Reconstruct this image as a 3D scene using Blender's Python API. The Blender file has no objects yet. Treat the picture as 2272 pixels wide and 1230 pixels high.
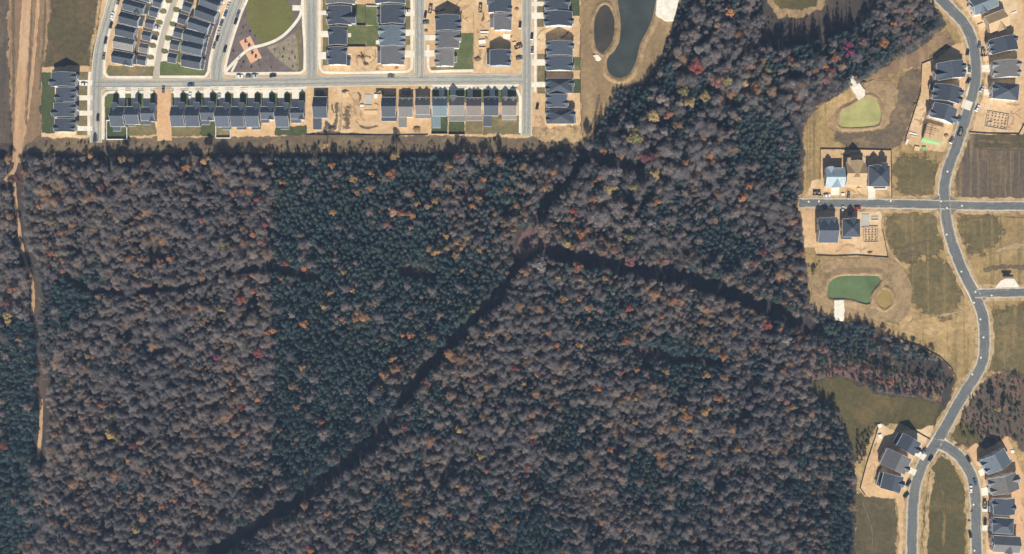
import bpy, bmesh, math, random
import numpy as np
from mathutils import Vector
from mathutils.geometry import tessellate_polygon

random.seed(7)
rng = np.random.default_rng(7)
sc = bpy.context.scene
COL = sc.collection

# ------------------------------------------------------------------ camera, sky, sun, exposure
S = 0.30            # metres of ground for one unit of the plan
CX, CY = 1136.0, 615.0
ALT = 800.0
cam_d = bpy.data.cameras.new('camera')
cam = bpy.data.objects.new('camera', cam_d); COL.objects.link(cam)
cam.location = (0, 0, ALT); cam.rotation_euler = (0, 0, 0)
cam_d.sensor_width = 36.0
cam_d.lens = 18.0 / (CX * S / ALT)
cam_d.clip_start = 1.0; cam_d.clip_end = 6000.0
sc.camera = cam

SUN_EL, SUN_AZ = math.radians(40), math.radians(2)       # sun stands in the south (bottom of the plan)
w = bpy.data.worlds.new('World'); sc.world = w; w.use_nodes = True
wn = w.node_tree.nodes; bg = wn['Background']
sky = wn.new('ShaderNodeTexSky'); sky.sky_type = 'NISHITA'; sky.sun_disc = False
sky.sun_elevation = SUN_EL; sky.sun_rotation = math.pi
w.node_tree.links.new(sky.outputs[0], bg.inputs[0]); bg.inputs[1].default_value = 0.05
sd = bpy.data.lights.new('sun', 'SUN'); sd.energy = 5.0; sd.angle = math.radians(0.5); sd.color = (1.0, 0.93, 0.82)
sun = bpy.data.objects.new('sun', sd); COL.objects.link(sun)
sun.rotation_euler = (math.pi / 2 - SUN_EL, 0, SUN_AZ)    # light travels north, downwards
sun.location = (0, -200, 300)
vs = sc.view_settings
vs.view_transform = 'Standard'; vs.look = 'None'; vs.exposure = 0.54; vs.gamma = 1.0; vs.use_curve_mapping = False

# ------------------------------------------------------------------ helpers
def P(px, py, h=0.0):
    """plan point whose image lies at px,py when it stands h metres above the ground"""
    k = S * (ALT - h) / ALT
    return ((px - CX) * k, (CY - py) * k)

def link(o, parent=None):
    COL.objects.link(o)
    if parent is not None: o.parent = parent
    return o

def tag(o, label=None, cat=None, group=None, kind=None):
    if label: o['label'] = label
    if cat: o['category'] = cat
    if group: o['group'] = group
    if kind: o['kind'] = kind
    return o

def empty(name, x, y, z=0.0, rz=0.0):
    o = bpy.data.objects.new(name, None); o.empty_display_size = 0.5
    o.location = (x, y, z); o.rotation_euler = (0, 0, rz)
    return link(o)

class MB:
    """collects faces, builds one mesh object"""
    def __init__(s): s.v = []; s.f = []; s.m = []
    def poly(s, pts, m=0):
        i = len(s.v); s.v += [tuple(p) for p in pts]; s.f.append(list(range(i, i + len(pts)))); s.m.append(m)
    def hexa(s, b, t, m=0):
        i = len(s.v); s.v += [tuple(p) for p in b] + [tuple(p) for p in t]; n = len(b)
        s.f.append([i + k for k in range(n)][::-1]); s.f.append([i + n + k for k in range(n)]); s.m += [m, m]
        for k in range(n):
            k2 = (k + 1) % n; s.f.append([i + k, i + k2, i + n + k2, i + n + k]); s.m.append(m)
    def box(s, x0, x1, y0, y1, z0, z1, m=0):
        s.hexa([(x0, y0, z0), (x1, y0, z0), (x1, y1, z0), (x0, y1, z0)], [(x0, y0, z1), (x1, y0, z1), (x1, y1, z1), (x0, y1, z1)], m)
    def tube(s, a, b, ra, rb, n=6, m=0):
        a = Vector(a); b = Vector(b); d = (b - a).normalized()
        u = d.orthogonal().normalized(); v = d.cross(u)
        ring = lambda c, r: [c + u * (r * math.cos(2 * math.pi * k / n)) + v * (r * math.sin(2 * math.pi * k / n)) for k in range(n)]
        s.hexa(ring(a, ra), ring(b, rb), m)
    def mesh(s, name, mats):
        me = bpy.data.meshes.new(name); me.from_pydata(s.v, [], s.f)
        for mt in mats: me.materials.append(mt)
        if len(mats) > 1: me.polygons.foreach_set('material_index', s.m)
        me.validate(); me.update(); return me
    def build(s, name, mats, parent=None):
        return link(bpy.data.objects.new(name, s.mesh(name, mats if isinstance(mats, (list, tuple)) else [mats])), parent)

# ------------------------------------------------------------------ materials
def nodes(m):
    m.use_nodes = True; t = m.node_tree; return t, t.nodes, t.links, t.nodes['Principled BSDF']

def noise(n, l, vec, scale, detail=5, rough=0.6):
    x = n.new('ShaderNodeTexNoise'); x.inputs['Scale'].default_value = scale; x.inputs['Detail'].default_value = detail; x.inputs['Roughness'].default_value = rough
    l.new(vec, x.inputs['Vector']); return x.outputs['Fac']

def ramp(n, l, fac, lo, hi):
    x = n.new('ShaderNodeMapRange'); x.inputs['From Min'].default_value = lo; x.inputs['From Max'].default_value = hi
    l.new(fac, x.inputs['Value']); return x.outputs['Result']

def mix(n, l, fac, a, b, mode='MIX'):
    x = n.new('ShaderNodeMix'); x.data_type = 'RGBA'; x.blend_type = mode
    for sock, v in ((x.inputs[0], fac), (x.inputs[6], a), (x.inputs[7], b)):
        if hasattr(v, 'is_output'): l.new(v, sock)
        elif isinstance(v, (int, float)): sock.default_value = v
        else: sock.default_value = (*v, 1)
    return x.outputs[2]

def ground(name, a, b, c=None, s1=0.12, s2=0.9, stretch=(1, 1, 1), rotz=0.0, rough=0.95, fine=0.35, camt=(0.5, 0.62), dark=None, tracks=None, bump=0.25):
    """soil / grass / paving: two tones, patches of a third, fine grain, optional streaks"""
    m = bpy.data.materials.new(name); t, n, l, p = nodes(m)
    tc = n.new('ShaderNodeTexCoord'); mp = n.new('ShaderNodeMapping'); mp.inputs['Scale'].default_value = stretch; mp.inputs['Rotation'].default_value = (0, 0, rotz)
    l.new(tc.outputs['Object'], mp.inputs['Vector']); v = mp.outputs['Vector']; vo = tc.outputs['Object']
    col = mix(n, l, ramp(n, l, noise(n, l, v, s1, 6), 0.35, 0.65), a, b)
    if c: col = mix(n, l, ramp(n, l, noise(n, l, v, s1 * 0.45, 7, 0.7), *camt), col, c)
    if tracks:
        tcol, rot, sc_, lo, hi = tracks
        m2 = n.new('ShaderNodeMapping'); m2.inputs['Rotation'].default_value = (0, 0, rot); m2.inputs['Scale'].default_value = (sc_, sc_ * 0.035, 1)
        l.new(vo, m2.inputs['Vector'])
        col = mix(n, l, ramp(n, l, noise(n, l, m2.outputs['Vector'], 1.0, 4, 0.55), lo, hi), col, tcol)
    if dark: col = mix(n, l, ramp(n, l, noise(n, l, vo, s2 * 0.35, 6, 0.75), 0.60, 0.72), col, dark)
    fn = noise(n, l, vo, s2 * 0.42, 7, 0.78)
    g = ramp(n, l, fn, 0.28, 0.72)
    mu = n.new('ShaderNodeMath'); mu.operation = 'MULTIPLY_ADD'; l.new(g, mu.inputs[0]); mu.inputs[1].default_value = 2 * fine; mu.inputs[2].default_value = 1 - fine
    hs = n.new('ShaderNodeHueSaturation'); l.new(mu.outputs[0], hs.inputs['Value']); l.new(col, hs.inputs['Color'])
    l.new(hs.outputs[0], p.inputs['Base Color']); p.inputs['Roughness'].default_value = rough; p.inputs['Specular IOR Level'].default_value = 0.2
    if bump >= 0.2:                                  # sheets of soil and grass thin out raggedly towards their edge
        at = n.new('ShaderNodeAttribute'); at.attribute_name = 'fade'
        m1 = n.new('ShaderNodeMath'); m1.operation = 'MULTIPLY_ADD'; l.new(noise(n, l, vo, 0.13, 8, 0.72), m1.inputs[0]); m1.inputs[1].default_value = 2.6; l.new(at.outputs['Fac'], m1.inputs[2])
        l.new(ramp(n, l, m1.outputs[0], 2.02, 1.70), p.inputs['Alpha'])
    if bump:
        bn = n.new('ShaderNodeBump'); bn.inputs['Strength'].default_value = bump; bn.inputs['Distance'].default_value = 0.4
        l.new(fn, bn.inputs['Height']); l.new(bn.outputs[0], p.inputs['Normal'])
    return m

def plain(name, col, rough=0.7, var=0.12, scale=1.5, metal=0.0, spec=0.3, rnd=0.0):
    m = bpy.data.materials.new(name); t, n, l, p = nodes(m)
    tc = n.new('ShaderNodeTexCoord')
    f = ramp(n, l, noise(n, l, tc.outputs['Object'], scale, 5, 0.65), 0.3, 0.7)
    lo = [c * (1 - var) for c in col]; hi = [min(1, c * (1 + var)) for c in col]
    c = mix(n, l, f, lo, hi)
    if rnd:
        oi = n.new('ShaderNodeObjectInfo'); c = mix(n, l, oi.outputs['Random'], c, mix(n, l, 1.0, c, (1 - rnd, 1 - rnd, 1 - rnd), 'MULTIPLY'))
    l.new(c, p.inputs['Base Color']); p.inputs['Roughness'].default_value = rough; p.inputs['Metallic'].default_value = metal; p.inputs['Specular IOR Level'].default_value = spec
    return m

def water(name, col, col2):
    m = bpy.data.materials.new(name); t, n, l, p = nodes(m)
    tc = n.new('ShaderNodeTexCoord')
    l.new(mix(n, l, ramp(n, l, noise(n, l, tc.outputs['Object'], 0.07, 6, 0.6), 0.32, 0.68), [c * .82 for c in col], [c * 1.15 for c in col2]), p.inputs['Base Color'])
    p.inputs['Roughness'].default_value = 0.22; p.inputs['Specular IOR Level'].default_value = 0.35
    bn = n.new('ShaderNodeBump'); bn.inputs['Strength'].default_value = 0.04; bn.inputs['Distance'].default_value = 0.1
    l.new(noise(n, l, tc.outputs['Object'], 1.2, 3), bn.inputs['Height']); l.new(bn.outputs[0], p.inputs['Normal'])
    return m

def leafmat(name, a, b, rnd_a, rnd_b, hues=None):
    """foliage: tone per leaf clump ('tint'), tone per tree (object random)"""
    m = bpy.data.materials.new(name); t, n, l, p = nodes(m)
    at = n.new('ShaderNodeAttribute'); at.attribute_name = 'tint'
    oi = n.new('ShaderNodeObjectInfo')
    c = mix(n, l, at.outputs['Fac'], a, b)
    c = mix(n, l, 1.0, c, mix(n, l, oi.outputs['Random'], rnd_a, rnd_b), 'MULTIPLY')
    if hues:
        hu = n.new('ShaderNodeAttribute'); hu.attribute_type = 'INSTANCER'; hu.attribute_name = 'hue'
        cr = n.new('ShaderNodeValToRGB'); l.new(hu.outputs['Fac'], cr.inputs[0]); el = cr.color_ramp.elements
        while len(el) < len(hues): el.new(0.5)
        for e_, (ps, cc) in zip(el, hues): e_.position = ps; e_.color = (*cc, 1)
        c = mix(n, l, 1.0, c, cr.outputs[0], 'MULTIPLY')
    l.new(c, p.inputs['Base Color']); p.inputs['Roughness'].default_value = 0.85; p.inputs['Specular IOR Level'].default_value = 0.1
    return m

M = {}
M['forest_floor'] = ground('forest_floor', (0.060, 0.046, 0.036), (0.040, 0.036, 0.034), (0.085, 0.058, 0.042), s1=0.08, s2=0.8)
M['shaded_clearing_floor'] = ground('shaded_clearing_floor', (0.035, 0.031, 0.033), (0.028, 0.027, 0.030), (0.053, 0.040, 0.036), s1=0.10, s2=0.9)  # leaf litter tones darkened: shade of the bordering trees put into the colour
M['red_grass'] = ground('red_grass', (0.17, 0.10, 0.085), (0.11, 0.075, 0.065), (0.07, 0.055, 0.05), s1=0.3, s2=1.0)
M['soil'] = ground('soil', (0.540, 0.365, 0.200), (0.459, 0.305, 0.161), (0.599, 0.439, 0.268), s1=0.08, s2=0.8, fine=0.26, dark=(0.219, 0.145, 0.083))
M['soil_orange'] = ground('soil_orange', (0.559, 0.349, 0.191), (0.500, 0.306, 0.158), (0.598, 0.398, 0.233), s1=0.10, s2=0.9, fine=0.22)
M['track_soil'] = ground('track_soil', (0.440, 0.280, 0.155), (0.352, 0.222, 0.120), (0.484, 0.326, 0.194), s1=0.25, s2=0.9, stretch=(1, 0.12, 1), rotz=0.05, fine=0.2)
M['rough_soil'] = ground('rough_soil', (0.234, 0.151, 0.085), (0.171, 0.117, 0.069), (0.306, 0.203, 0.113), s1=0.22, s2=0.9, stretch=(1, 0.15, 1), rotz=0.05, fine=0.3)
M['dark_field'] = ground('dark_field', (0.095, 0.075, 0.055), (0.075, 0.06, 0.045), (0.13, 0.10, 0.065), s1=0.3, s2=0.9, stretch=(1, 0.2, 1))
M['olive_field'] = ground('olive_field', (0.097, 0.079, 0.037), (0.076, 0.062, 0.031), (0.119, 0.086, 0.043), s1=0.09, s2=0.8, tracks=((0.173, 0.131, 0.070), 1.36, 0.35, 0.66, 0.76), fine=0.46)
M['straw_field'] = ground('straw_field', (0.329, 0.224, 0.095), (0.225, 0.162, 0.070), (0.427, 0.297, 0.139), s1=0.05, s2=0.8, fine=0.46, dark=(0.138, 0.101, 0.046), tracks=((0.173, 0.129, 0.057), 1.15, 0.3, 0.54, 0.68))
M['straw_dark'] = ground('straw_dark', (0.138, 0.109, 0.046), (0.107, 0.087, 0.037), (0.184, 0.136, 0.060), s1=0.08, s2=0.8, fine=0.49, tracks=((0.214, 0.155, 0.070), 1.2, 0.3, 0.56, 0.68))
M['rut'] = ground('rut', (0.115, 0.085, 0.05), (0.15, 0.11, 0.065), None, s1=0.3, s2=0.9, fine=0.3)
M['lot_rut'] = ground('lot_rut', (0.36, 0.235, 0.13), (0.42, 0.28, 0.16), None, s1=0.3, s2=0.9, fine=0.3)
M['pale_rut'] = ground('pale_rut', (0.38, 0.275, 0.15), (0.31, 0.22, 0.115), None, s1=0.3, s2=0.9, fine=0.3)
M['olive_grass'] = ground('olive_grass', (0.093, 0.078, 0.028), (0.072, 0.061, 0.023), (0.125, 0.093, 0.037), s1=0.07, s2=0.9, fine=0.38)
M['brown_grass'] = ground('brown_grass', (0.262, 0.181, 0.091), (0.207, 0.143, 0.073), (0.313, 0.223, 0.116), s1=0.10, s2=0.8, stretch=(1, 0.35, 1), fine=0.34, dark=(0.131, 0.095, 0.052))
M['heath'] = ground('heath', (0.146, 0.108, 0.066), (0.108, 0.082, 0.054), (0.215, 0.152, 0.081), s1=0.13, s2=0.9, stretch=(0.5, 1, 1), fine=0.47)
M['purple_field'] = ground('purple_field', (0.113, 0.086, 0.060), (0.087, 0.070, 0.049), (0.148, 0.106, 0.060), s1=0.14, s2=0.9, stretch=(1, 0.25, 1), fine=0.41, tracks=((0.192, 0.140, 0.079), 0.02, 0.45, 0.50, 0.66))
M['tan_verge'] = ground('tan_verge', (0.45, 0.32, 0.17), (0.35, 0.245, 0.125), (0.21, 0.155, 0.08), s1=0.28, s2=0.9, fine=0.41)
M['lawn'] = ground('lawn', (0.105, 0.125, 0.045), (0.080, 0.100, 0.036), (0.15, 0.14, 0.062), s1=0.15, s2=1.0, fine=0.25)
M['park_lawn'] = ground('park_lawn', (0.135, 0.135, 0.038), (0.117, 0.109, 0.034), (0.153, 0.131, 0.046), s1=0.05, s2=1.0, fine=0.18)
M['deep_lawn'] = ground('deep_lawn', (0.061, 0.080, 0.031), (0.047, 0.061, 0.028), (0.081, 0.085, 0.032), s1=0.15, s2=1.0)
M['dry_lawn'] = ground('dry_lawn', (0.16, 0.135, 0.062), (0.12, 0.11, 0.05), (0.22, 0.16, 0.085), s1=0.2, s2=1.0, fine=0.28)
M['mulch'] = ground('mulch', (0.143, 0.115, 0.103), (0.115, 0.094, 0.088), (0.170, 0.133, 0.115), s1=0.12, s2=1.0, fine=0.25)
M['shrub_bed'] = ground('shrub_bed', (0.25, 0.21, 0.145), (0.19, 0.165, 0.115), (0.30, 0.245, 0.17), s1=0.3, s2=1.2, fine=0.35, dark=(0.12, 0.105, 0.075))
M['bank'] = ground('bank', (0.34, 0.235, 0.125), (0.26, 0.18, 0.095), (0.20, 0.145, 0.072), s1=0.2, s2=0.9, fine=0.34)
M['scrub_ground'] = ground('scrub_ground', (0.106, 0.076, 0.053), (0.080, 0.067, 0.049), (0.149, 0.094, 0.064), s1=0.15, s2=1.0, fine=0.4)
M['riprap'] = ground('riprap', (0.72, 0.67, 0.56), (0.62, 0.57, 0.48), (0.78, 0.73, 0.62), s1=0.5, s2=1.6, fine=0.14)
M['concrete'] = ground('concrete', (0.68, 0.63, 0.52), (0.60, 0.55, 0.45), (0.73, 0.68, 0.57), s1=0.15, s2=1.0, fine=0.14, rough=0.85, bump=0.05)
M['gutter'] = ground('gutter', (0.53, 0.48, 0.38), (0.46, 0.415, 0.325), (0.56, 0.51, 0.41), s1=0.15, s2=1.0, fine=0.1, rough=0.85, bump=0.05)
M['asphalt'] = ground('asphalt', (0.336, 0.332, 0.291), (0.286, 0.286, 0.258), (0.414, 0.376, 0.291), s1=0.04, s2=1.2, fine=0.16, dark=(0.246, 0.245, 0.224), rough=0.85, bump=0.05)
M['asphalt_blue'] = ground('asphalt_blue', (0.124, 0.135, 0.136), (0.105, 0.117, 0.118), (0.149, 0.153, 0.142), s1=0.04, s2=1.2, fine=0.16, dark=(0.090, 0.098, 0.103), rough=0.85, bump=0.05, tracks=((0.156, 0.159, 0.147), 0.0, 0.3, 0.6, 0.8))
M['dust'] = ground('dust', (0.42, 0.37, 0.28), (0.38, 0.335, 0.26), None, s1=0.1, s2=0.9, fine=0.15)
M['wear'] = ground('wear', (0.245, 0.25, 0.24), (0.27, 0.272, 0.255), None, s1=0.1, s2=0.9, fine=0.15)
M['wear_blue'] = ground('wear_blue', (0.126, 0.138, 0.144), (0.180, 0.180, 0.168), None, s1=0.1, s2=0.9, fine=0.15)
M['alley'] = ground('alley', (0.40, 0.365, 0.295), (0.35, 0.32, 0.26), (0.43, 0.395, 0.32), s1=0.1, s2=1.2, fine=0.1, bump=0.05)
M['slab'] = ground('slab', (0.42, 0.415, 0.375), (0.37, 0.365, 0.335), None, s1=0.2, s2=1.2, fine=0.08, bump=0.05)
M['play_surface'] = ground('play_surface', (0.62, 0.36, 0.22), (0.58, 0.33, 0.20), None, s1=0.2, s2=1.2, fine=0.08, bump=0.0)
M['water_grey'] = water('water_grey', (0.038, 0.046, 0.041), (0.051, 0.058, 0.051))
M['water_dark'] = water('water_dark', (0.050, 0.043, 0.033), (0.060, 0.052, 0.040))
M['water_olive'] = water('water_olive', (0.33, 0.315, 0.12), (0.37, 0.355, 0.14))
M['water_green'] = water('water_green', (0.092, 0.140, 0.059), (0.118, 0.164, 0.069))
M['water_ochre'] = water('water_ochre', (0.28, 0.20, 0.065), (0.31, 0.22, 0.08))
ROOF = {'slate': (0.060, 0.074, 0.096), 'steel': (0.076, 0.094, 0.122), 'grey': (0.150, 0.150, 0.152), 'ash': (0.185, 0.180, 0.170), 'tan': (0.230, 0.215, 0.190),
        'teal': (0.160, 0.220, 0.245), 'taupe': (0.185, 0.155, 0.148), 'pale': (0.42, 0.52, 0.56), 'osb': (0.52, 0.365, 0.20), 'sky': (0.150, 0.190, 0.225), 'char': (0.075, 0.082, 0.100)}
for k, c in ROOF.items(): M['roof_' + k] = plain('shingle_' + k, c, 0.75, 0.16, 0.7, spec=0.35, rnd=0.30)
WALL = {'white': (0.74, 0.73, 0.70), 'cream': (0.66, 0.62, 0.54), 'greyw': (0.46, 0.47, 0.47), 'bluew': (0.38, 0.44, 0.50), 'tanw': (0.55, 0.48, 0.38), 'osbw': (0.50, 0.36, 0.21), 'wrap': (0.30, 0.46, 0.66)}
for k, c in WALL.items(): M['wall_' + k] = plain('siding_' + k, c, 0.7, 0.06, 0.6)
M['trim'] = plain('white_trim', (0.78, 0.77, 0.74), 0.55, 0.05)
M['glass'] = plain('window_glass', (0.03, 0.04, 0.05), 0.12, 0.05, spec=0.5)
M['door'] = plain('door_paint', (0.14, 0.10, 0.08), 0.5, 0.05)
M['garage'] = plain('garage_door_paint', (0.68, 0.67, 0.63), 0.55, 0.05)
M['vent'] = plain('vent_metal', (0.16, 0.16, 0.17), 0.5, 0.05, metal=0.4)
M['lumber'] = plain('sawn_lumber', (0.60, 0.44, 0.26), 0.8, 0.12, 2.0)
M['white_wrap'] = plain('white_wrap', (0.70, 0.69, 0.66), 0.6, 0.06)
M['tarp'] = plain('green_tarp', (0.20, 0.42, 0.17), 0.6, 0.08)
M['block'] = plain('concrete_block', (0.40, 0.33, 0.24), 0.85, 0.12)
M['fence_white'] = plain('white_vinyl', (0.80, 0.80, 0.78), 0.5, 0.04)
M['fence_dark'] = plain('dark_fence', (0.05, 0.045, 0.04), 0.7, 0.1)
M['fence_wood'] = plain('weathered_wood', (0.33, 0.27, 0.20), 0.8, 0.1)
M['silt'] = plain('silt_fabric', (0.045, 0.04, 0.038), 0.8, 0.15)
M['bark'] = plain('bark', (0.11, 0.095, 0.085), 0.9, 0.2, 2.0)
M['tyre'] = plain('tyre_rubber', (0.02, 0.02, 0.02), 0.8, 0.05)
M['lamp'] = plain('headlamp', (0.75, 0.75, 0.72), 0.2, 0.02)
CAR = {'white': (0.75, 0.75, 0.74), 'black': (0.02, 0.02, 0.025), 'blue': (0.05, 0.10, 0.20), 'silver': (0.42, 0.44, 0.46), 'grey': (0.12, 0.125, 0.13), 'red': (0.28, 0.03, 0.03)}
for k, c in CAR.items():
    M['car_' + k] = plain('car_paint_' + k, c, 0.25, 0.02, spec=0.5)
# trees: 'tint' varies clump by clump, the multiplier tree by tree
M['leaf_bare'] = leafmat('bare_twigs', (0.128, 0.116, 0.107), (0.250, 0.229, 0.213), (0.66, 0.71, 0.76), (1.20, 1.18, 1.18), [(0.0, (0.98, 0.96, 1.0)), (0.18, (0.74, 0.74, 0.82)), (0.36, (1.03, 0.97, 0.97)), (0.52, (1.10, 1.0, 0.93)), (0.64, (1.10, 0.95, 0.93)), (0.76, (1.30, 1.22, 1.12)), (0.86, (1.30, 1.06, 0.80)), (1.0, (1.75, 1.08, 0.62))])
M['leaf_pine'] = leafmat('pine_needles', (0.031, 0.052, 0.057), (0.098, 0.145, 0.148), (0.66, 0.76, 0.82), (1.30, 1.18, 1.08), [(0.0, (0.95, 1.0, 1.0)), (0.3, (0.80, 0.92, 0.98)), (0.6, (1.05, 1.0, 0.95)), (0.85, (1.25, 1.12, 0.85)), (1.0, (1.55, 1.25, 0.70))])
M['leaf_green'] = leafmat('shrub_leaves', (0.035, 0.055, 0.026), (0.085, 0.105, 0.045), (0.75, 0.8, 0.8), (1.25, 1.15, 1.1))
M['leaf_scrub'] = leafmat('brown_scrub_leaves', (0.060, 0.046, 0.040), (0.15, 0.105, 0.085), (0.7, 0.75, 0.78), (1.3, 1.1, 1.0))
AUT = {'gold': (0.42, 0.26, 0.095), 'orange': (0.45, 0.205, 0.070), 'rust': (0.34, 0.155, 0.085), 'red': (0.36, 0.095, 0.075), 'peach': (0.40, 0.245, 0.155), 'pink': (0.30, 0.150, 0.125),
       'olive': (0.26, 0.235, 0.090), 'magenta': (0.30, 0.055, 0.130), 'maroon': (0.22, 0.080, 0.072), 'yellow': (0.46, 0.33, 0.115), 'pale': (0.27, 0.24, 0.225)}
for k, c in AUT.items():
    g_ = sum(c) / 3; c = tuple((x * .88 + g_ * .12) * 1.04 for x in c)
    M['leaf_' + k] = leafmat('autumn_leaves_' + k, [x * 0.5 for x in c], [x * 1.12 for x in c], (0.82, 0.85, 0.9), (1.12, 1.05, 1.0))

# ------------------------------------------------------------------ plan sheets
def smooth(pts, closed=True, step=8.0):
    pts = [np.array(p, float) for p in pts]; n = len(pts); out = []
    rngi = range(n) if closed else range(n - 1)
    for i in rngi:
        if closed: p0, p1, p2, p3 = pts[i - 1], pts[i], pts[(i + 1) % n], pts[(i + 2) % n]
        else: p0, p1, p2, p3 = pts[max(i - 1, 0)], pts[i], pts[i + 1], pts[min(i + 2, n - 1)]
        k = max(1, int(np.hypot(*(p2 - p1)) / step))
        for j in range(k):
            t = j / k
            out.append(0.5 * ((2 * p1) + (p2 - p0) * t + (2 * p0 - 5 * p1 + 4 * p2 - p3) * t * t + (3 * p1 - p0 - 3 * p2 + p3) * t ** 3))
    if not closed: out.append(pts[-1])
    return out

def straight(pts, step=6.0):
    out = []; n = len(pts)
    for i in range(n):
        a = np.array(pts[i], float); b = np.array(pts[(i + 1) % n], float); k = max(1, int(np.hypot(*(b - a)) / step))
        out += [a + (b - a) * j / k for j in range(k)]
    return out

_zl = [0]
def zone(name, pts, mat, layer, jitter=0.0, curve=False, kind='structure', feather=None):
    """a sheet of ground; ragged edge where jitter > 0. Each sheet sits a little above those below it."""
    _zl[0] += 1
    z = 0.02 * layer + 0.00012 * _zl[0]
    if feather and feather >= 9: curve, jitter = True, 0.0
    q = smooth(pts) if curve else (straight(pts) if jitter else [np.array(p, float) for p in pts])
    if jitter:
        q2 = []
        ph = rng.uniform(0, 6.28, 4)
        for i, p in enumerate(q):
            t = i * 1.0
            q2.append(p + jitter * (0.5 * np.array([math.sin(t * 0.45 + ph[0]), math.sin(t * 0.6 + ph[1])]) + rng.uniform(-0.75, 0.75, 2)))
        q = q2
    if feather and feather >= 9:
        for _ in range(14): q = [(q[i - 1] + q[(i + 1) % len(q)] + 2 * q[i]) / 4 for i in range(len(q))]
        q = [p + rng.uniform(-1.2, 1.2, 2) for p in q]
    if feather is None: feather = jitter * 1.6 if jitter >= 2 else 0
    v = [(*P(p[0], p[1]), z) for p in q]
    if feather:
        n = len(q); area = sum(q[i][0] * q[(i + 1) % n][1] - q[(i + 1) % n][0] * q[i][1] for i in range(n)); sg = 1 if area > 0 else -1
        inner, outer = [], []
        for i in range(n):
            t = q[(i + 4) % n] - q[i - 4] if n > 24 else q[(i + 1) % n] - q[i - 1]; t = t / (np.hypot(*t) + 1e-9); nn = np.array([t[1], -t[0]]) * sg
            inner.append(q[i] - nn * feather); outer.append(q[i] + nn * feather)
        vi = [(*P(p[0], p[1]), z) for p in inner]; vo_ = [(*P(p[0], p[1]), z) for p in outer]
        tri = [list(t) for t in tessellate_polygon([[Vector(a) for a in vi]])] + [[i, (i + 1) % n, n + (i + 1) % n, n + i] for i in range(n)]
        v = vi + vo_
    else: tri = [list(t) for t in tessellate_polygon([[Vector(a) for a in v]])]
    me = bpy.data.meshes.new(name); me.from_pydata(v, [], tri); me.materials.append(M[mat]); me.update()
    if feather:
        fa = me.attributes.new('fade', 'FLOAT', 'POINT'); fa.data.foreach_set('value', np.array([0.0] * n + [1.0] * n, np.float32))
    bm = bmesh.new(); bm.from_mesh(me); bmesh.ops.recalc_face_normals(bm, faces=bm.faces)
    for f in bm.faces:
        if f.normal.z < 0: f.normal_flip()
    bm.to_mesh(me); bm.free()
    o = link(bpy.data.objects.new(name, me)); o['kind'] = kind
    return o

def rect(x0, y0, x1, y1): return [(x0, y0), (x1, y0), (x1, y1), (x0, y1)]
def rrect(cx, cy, w_, d_, rot):
    c, s = math.cos(math.radians(-rot)), math.sin(math.radians(-rot))
    return [(cx + x * c - y * s, cy + x * s + y * c) for x, y in ((-w_ / 2, -d_ / 2), (w_ / 2, -d_ / 2), (w_ / 2, d_ / 2), (-w_ / 2, d_ / 2))]
def ell(cx, cy, rx, ry, n=28, rot=0):
    c, s = math.cos(rot), math.sin(rot)
    return [(cx + rx * math.cos(a) * c - ry * math.sin(a) * s, cy + rx * math.cos(a) * s + ry * math.sin(a) * c) for a in np.linspace(0, 2 * math.pi, n, endpoint=False)]

def offset_line(q, d):
    out = []
    for i in range(len(q)):
        a = q[max(i - 1, 0)]; b = q[min(i + 1, len(q) - 1)]; t = (b - a) / (np.hypot(*(b - a)) + 1e-9)
        dd = d(i / max(1, len(q) - 1)) if callable(d) else d
        out.append(q[i] + np.array([-t[1], t[0]]) * dd)
    return out

def ribbon(name, pts, width, mat, layer, jitter=0.0, curve=True, kind='structure', step=8.0):
    _zl[0] += 1
    z = 0.02 * layer + 0.00012 * _zl[0]
    q = smooth(pts, False, step) if curve else [np.array(p, float) for p in pts]
    a = offset_line(q, width / 2); b = offset_line(q, -width / 2)
    if jitter:
        a = [p + rng.uniform(-jitter, jitter, 2) for p in a]; b = [p + rng.uniform(-jitter, jitter, 2) for p in b]
    n = len(q)
    v = [(*P(*p), z) for p in a] + [(*P(*p), z) for p in b]
    f = [[i, i + 1, n + i + 1, n + i] for i in range(n - 1)]
    me = bpy.data.meshes.new(name); me.from_pydata(v, [], f); me.materials.append(M[mat]); me.update()
    o = link(bpy.data.objects.new(name, me)); o['kind'] = kind
    return o

def soft_ribbon(name, pts, width, mat, layer):
    """worn strip that thins out to both sides and at its ends"""
    _zl[0] += 1; z = 0.02 * layer + 0.00012 * _zl[0]
    q = smooth(pts, False, 6); n = len(q); rows = [offset_line(q, d * width / 2) for d in (-1, 0, 1)]
    v = [(*P(*(p + rng.uniform(-.8, .8, 2))), z) for r in rows for p in r]
    f = [[k * n + i, k * n + i + 1, (k + 1) * n + i + 1, (k + 1) * n + i] for k in range(2) for i in range(n - 1)]
    me = bpy.data.meshes.new(name); me.from_pydata(v, [], f); me.materials.append(M[mat]); me.update()
    fade = np.array([1.0] * n + [0.25 if 0 < i < n - 1 else 1.0 for i in range(n)] + [1.0] * n, np.float32)
    fa = me.attributes.new('fade', 'FLOAT', 'POINT'); fa.data.foreach_set('value', fade)
    bm = bmesh.new(); bm.from_mesh(me)
    for fc in bm.faces:
        if fc.normal.z < 0: fc.normal_flip()
    bm.to_mesh(me); bm.free()
    o = link(bpy.data.objects.new(name, me)); o['kind'] = 'structure'

# ================================================================== the setting
big = MB(); big.poly([(-1600, -1600, 0), (1600, -1600, 0), (1600, 1600, 0), (-1600, 1600, 0)])
tag(big.build('ground', M['forest_floor']), kind='structure')

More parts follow.
